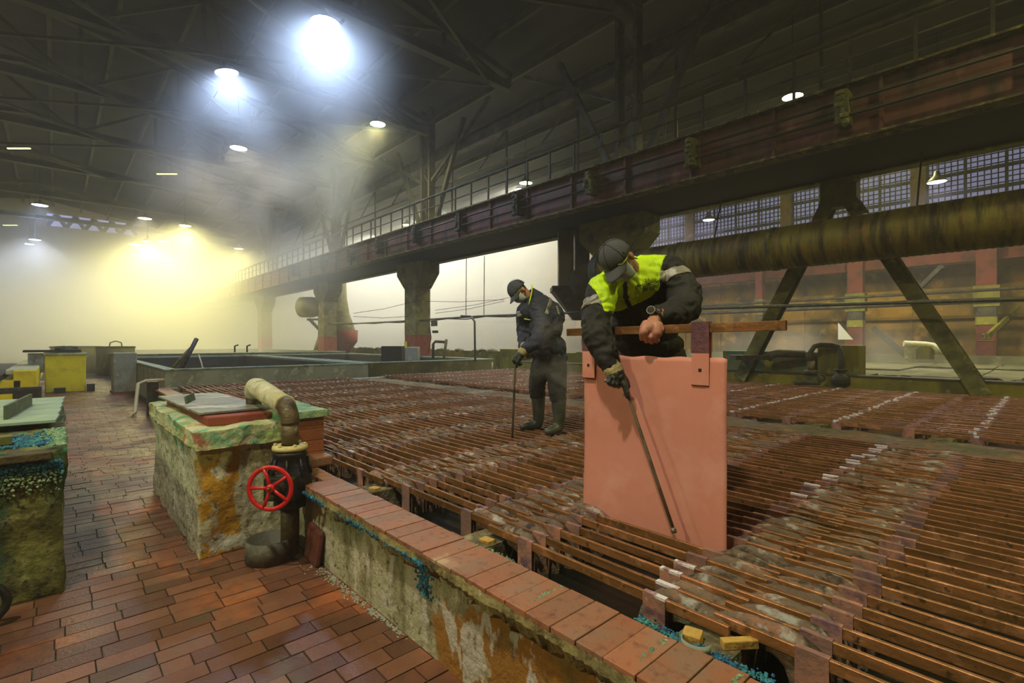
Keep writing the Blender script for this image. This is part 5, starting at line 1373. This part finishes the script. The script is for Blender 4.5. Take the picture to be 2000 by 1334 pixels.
g2 = G.build('work_glove', K['glove'], man2, voxel=.0055, smooth=3)
Cf = Lump(B2); Cf.cap(at(1026, 681, 5.0), .052, at(1020, 688, 4.99), .05); Cf.build('glove_cuff', K['glovecuff'], g2, voxel=.007, smooth=4)
G = Lump(B2); G.cap(at(1024, 676, 5.12), .045, at(1030, 690, 5.08), .044)
for i in range(4): G.chain([(at(1028 + i * 2, 693, 5.05), .016), (at(1030 + i * 2, 699, 5.05), .014), (at(1032 + i * 2, 697, 5.09), .012)])
G.chain([(at(1032, 686, 5.05), .016), (at(1037, 691, 5.04), .013)])
G.build('far_glove', K['glovecuff'], man2, voxel=.0055, smooth=3)
m = MB(); m.tube([at(1036, 698, 5.03), at(1022, 701, 5.0), at(1012, 702, 4.985), at(1008, 708, 4.98), at(1006, 720, 4.98), at(1000, 868, 4.9)], .0115, 10)
tag(m.build('crook_rod', K['stick']), "steel rod in the second worker's gloves, pushed down between bars", 'rod')
bpy.context.view_layer.update()

# ---- lamps
BW = (190, 215, 255); WM = (255, 240, 205); YG = (248, 240, 160); VW = (235, 225, 255)
lamp(at(635, 48, 13.4), .42, BW, 1000, 60, 'brightest blue-white dish lamp glowing in the steam at top')
lamp(at(443, 143, 15.6), .36, BW, 1000, 50, 'second blue-white dish lamp in the steam plume, below the brightest', tilt=.2)
lamp(at(466, 290, 21.7), .36, WM, 600, 35, 'warm white dish lamp directly below the second blue-white one')
lamp(at(738, 243, 19.4), .31, YG, 700, 30, 'yellow-green dish lamp hanging alone above the girder railing')
lamp(at(283, 427, 34), .42, WM, 700, 30, 'warm white dish lamp over the yellow steam, largest of the low trio')
lamp(at(78, 401, 31), .42, BW, 500, 35, 'blue-white dish lamp high at the far left')
lamp(at(265, 478, 42), .45, WM, 600, 30, 'small warm dish lamp at lower left of the low trio')
lamp(at(320, 472, 42), .45, WM, 600, 30, 'small warm dish lamp, lowest right of the low trio')
lamp(at(57, 477, 40), .3, BW, 200, 30, 'tiny white dish lamp low at the far left')
lamp(at(1548, 190, 14.6), .30, YG, 700, 30, 'oval yellow-white dish lamp behind the girder railing')
lamp(at(1830, 356, 15.0), .26, VW, 500, 30, 'violet-white dish lamp in front of the grid windows')
lamp(at(1384, 430, 20), .24, VW, 450, 30, 'pinkish dish lamp glowing just above the ribbed duct')
lamp(at(1318, 408, 19), .2, VW, 250, 25, 'small dish lamp tucked under the girder bottom')
lamp(at(1027, 358, 22), .3, YG, 600, 35, 'bright dish lamp seen between the girder railing posts')
lamp(at(795, 440, 30), .3, YG, 400, 30, 'faint dish lamp between railing posts beside the misty column')
lamp(V((-1.0, -2.2, 9.2)), .32, WM, 1500, 30, 'dish lamp above the coping, outside the picture over the camera')
lamp(V((-9, -4.5, 9.8)), .32, WM, 500, 30, 'dish lamp above the brick corridor, outside the picture')
lamp(V((4.5, 6.5, 9.2)), .32, YG, 1200, 30, 'dish lamp above the right end of the baths, outside the picture')
lamp(V((-3, -9, 7.6)), .32, (240, 240, 176), 1600, 30, 'added low yellow-green dish lamp, unseen behind the camera, lighting the strut legs')  # extra lamp, set low so its light reaches the legs under the girder
lamp(V((-4, 20, 8.0)), .3, YG, 900, 30, 'added dish lamp lighting the ochre back wall, unseen above the ribbed duct')  # this lamp and the next are added to brighten the ochre back wall
lamp(V((3, 19, 8.0)), .3, YG, 900, 30, 'added dish lamp lighting the ochre back wall, unseen outside the picture')
for px, py, d, lab in ((37, 290, 22, 'thin yellow-green strip lamp at the upper left edge'), (326, 340, 25, 'thin yellow strip lamp in the grey haze'), (20, 440, 36, 'thin yellow strip lamp low at the left edge')):
    e = tag(empty('strip_lamp', at(px, py, d)), lab, 'lamp', 'thin strip lamps')
    mt = bpy.data.materials.get('strip_glow') or M_('strip_glow', (220, 220, 120), .5, emit=((226, 226, 120), 3))
    m = MB(); m.obox((0, 0, 0), (1.0, .06, .04), M3); m.build('tube', mt, e)
    m = MB(); m.obox((0, 0, .05), (1.05, .12, .05), M3); m.build('housing', K['lampshade'], e)

w = bpy.data.worlds.new('World'); SC.world = w; w.use_nodes = True
w.node_tree.nodes['Background'].inputs[0].default_value = rgb((96, 98, 84)); w.node_tree.nodes['Background'].inputs[1].default_value = .25

cam = bpy.data.cameras.new('Camera'); co = bpy.data.objects.new('Camera', cam); COL.objects.link(co)
co.location = (0, 0, 1.5); co.rotation_euler = (PI / 2, 0, math.atan2(CS, CC))
cam.sensor_width = 36; cam.lens = 36 * FPX / 2000; cam.clip_end = 300
SC.camera = co
SC.view_settings.view_transform = 'Standard'; SC.view_settings.look = 'None'; SC.view_settings.gamma = 1
SC.view_settings.use_curve_mapping = False
SC.view_settings.exposure = EXPO
cy = SC.cycles
cy.use_denoising = True; cy.max_bounces = 4; cy.diffuse_bounces = 2; cy.glossy_bounces = 2; cy.transmission_bounces = 1; cy.volume_bounces = 1
cy.volume_step_rate = 2.0; cy.volume_max_steps = 64; cy.use_adaptive_sampling = True; cy.adaptive_threshold = .07
cy.sample_clamp_indirect = 4; cy.caustics_reflective = False; cy.caustics_refractive = False

# =================================================================== STEAM
def steam(name, c, size, dens, label, col=(1, 1, 1), aniso=.15, nscale=.25, nlo=.42, nhi=.62, edge=.6, detail=2, rot=0., flat=False, homog=False, stretch=(1, 1, 1)):
    bm = bmesh.new()
    if homog: bmesh.ops.create_cube(bm, size=2)
    else: bmesh.ops.create_icosphere(bm, subdivisions=3, radius=1.0)
    me = bpy.data.meshes.new(name); bm.to_mesh(me); bm.free()
    m = bpy.data.materials.new(name); m.use_nodes = True; nt = m.node_tree; N = nt.nodes; L = nt.links
    N.remove(N['Principled BSDF']); out = N['Material Output']
    vs = N.new('ShaderNodeVolumeScatter'); vs.inputs['Color'].default_value = col + (1,); vs.inputs['Anisotropy'].default_value = aniso
    L.new(vs.outputs[0], out.inputs['Volume'])
    vs.inputs['Density'].default_value = dens
    if not homog:
        tc = N.new('ShaderNodeTexCoord'); g = N.new('ShaderNodeVectorMath'); g.operation = 'LENGTH'; L.new(tc.outputs['Object'], g.inputs[0])
        mr = N.new('ShaderNodeMapRange'); mr.interpolation_type = 'SMOOTHSTEP'; mr.inputs['From Min'].default_value = 1.0; mr.inputs['From Max'].default_value = 1.0 - edge
        L.new(g.outputs['Value'], mr.inputs['Value'])
        geo = N.new('ShaderNodeNewGeometry'); mp = N.new('ShaderNodeMapping'); mp.inputs['Scale'].default_value = stretch; L.new(geo.outputs['Position'], mp.inputs[0])
        n = N.new('ShaderNodeTexNoise'); n.inputs['Scale'].default_value = nscale; n.inputs['Detail'].default_value = detail; L.new(mp.outputs[0], n.inputs['Vector'])
        m2 = N.new('ShaderNodeMapRange'); m2.interpolation_type = 'SMOOTHSTEP'; m2.inputs['From Min'].default_value = nlo; m2.inputs['From Max'].default_value = nhi; m2.inputs['To Max'].default_value = dens
        L.new(n.outputs['Fac'], m2.inputs['Value'])
        mu = N.new('ShaderNodeMath'); mu.operation = 'MULTIPLY'; L.new(mr.outputs[0], mu.inputs[0]); L.new(m2.outputs[0], mu.inputs[1]); L.new(mu.outputs[0], vs.inputs['Density'])
    me.materials.append(m)
    o = bpy.data.objects.new(name, me); COL.objects.link(o); o.location = c; o.scale = (size[0] / 2, size[1] / 2, size[2] / 2); o.rotation_euler = (0, 0, rot)
    o['kind'] = 'stuff'; o['label'] = label; o['category'] = 'steam'
    return o
steam('haze', (-22.5, 7, 5.6), (70, 37, 11.1), .0042, 'thin haze filling the whole hall', homog=True)
# yellow-lit bank of steam at the far left
steam('steam', (-43, 5, 3), (42, 34, 16), .10, 'dense pale yellow steam bank over the far baths', nscale=.12, nlo=.22, nhi=.55, edge=.5)
# white steam in the aisle behind the girder
steam('steam', (-34, 19.6, 4.5), (46, 15.5, 22), .13, 'bright white steam filling the aisle behind the red-footed column', nscale=.15, nlo=.15, nhi=.45, edge=.35)
# plume rising to the blue-white lamps
steam('steam', (-20, 6.0, 7.2), (19, 10, 13), .13, 'grey plume drifting up to the blue-white lamps', nscale=.3, nlo=.42, nhi=.62, edge=.7)
# wisps
steam('steam', at(1085, 700, 4.9), (.8, .8, 1.3), 1.6, "thin wisps of steam curling round the second worker's legs", nscale=3.2, nlo=.48, nhi=.66, edge=.8)
steam('steam', (-4.5, 15.5, 1.25), (8, 5.5, 2.0), .14, 'low steam drifting over the rear bath covers', nscale=.6, nlo=.42, nhi=.62, edge=.7)
steam('steam', (-11, 15, 5.2), (6, 8, 5), .05, 'pinkish haze around the lamps over the ribbed duct', nscale=.3, nlo=.35, nhi=.6, edge=.8)
steam('steam', at(632, 66, 12.9), (5.4, 5.4, 5.4), .24, 'thick steam puff glowing round the brightest lamp', nscale=.4, nlo=.2, nhi=.5, edge=1.0)
steam('steam', at(447, 165, 15.2), (5.4, 5.4, 5.4), .10, 'steam puff glowing under the second blue-white lamp', nscale=.4, nlo=.25, nhi=.5, edge=1.0)
LY = (255, 243, 158); LW = (255, 250, 228)  # extra lamps added among the steam banks to make them bright
for (x, y, z, w, c, lab) in ((-34, 5.5, 8.2, 2900, LY, 'added dish lamp lighting the yellow steam from inside, nearest the empty tanks'), (-41, 4.5, 8.2, 3200, LY, 'added dish lamp lighting the middle of the yellow steam from inside'),
        (-41, 10, 8.4, 2100, LY, 'added dish lamp lighting the yellow steam from inside, beside the girder'), (-51, 7, 8.4, 3200, LY, 'added dish lamp lighting the deepest part of the yellow steam from inside'), (-44, -1.0, 8.0, 1300, (215, 225, 240), 'added dish lamp lighting the grey-white steam at far left from inside'),
        (-19.5, 18.5, 9.7, 2400, LW, 'added dish lamp lighting the white steam aisle, nearest the lifted plate'), (-27, 18.5, 9.7, 4000, LW, 'added dish lamp lighting the white steam behind the red-footed column'),  # added from here on to brighten the aisle steam
        (-36, 18.5, 9.7, 4300, LW, 'added dish lamp lighting the white steam behind the misty column'), (-46, 18.5, 9.7, 4300, LW, 'added dish lamp lighting the far end of the white steam')):
    lamp(V((x, y, z)), .32, c, w, 25, lab, size=.6)
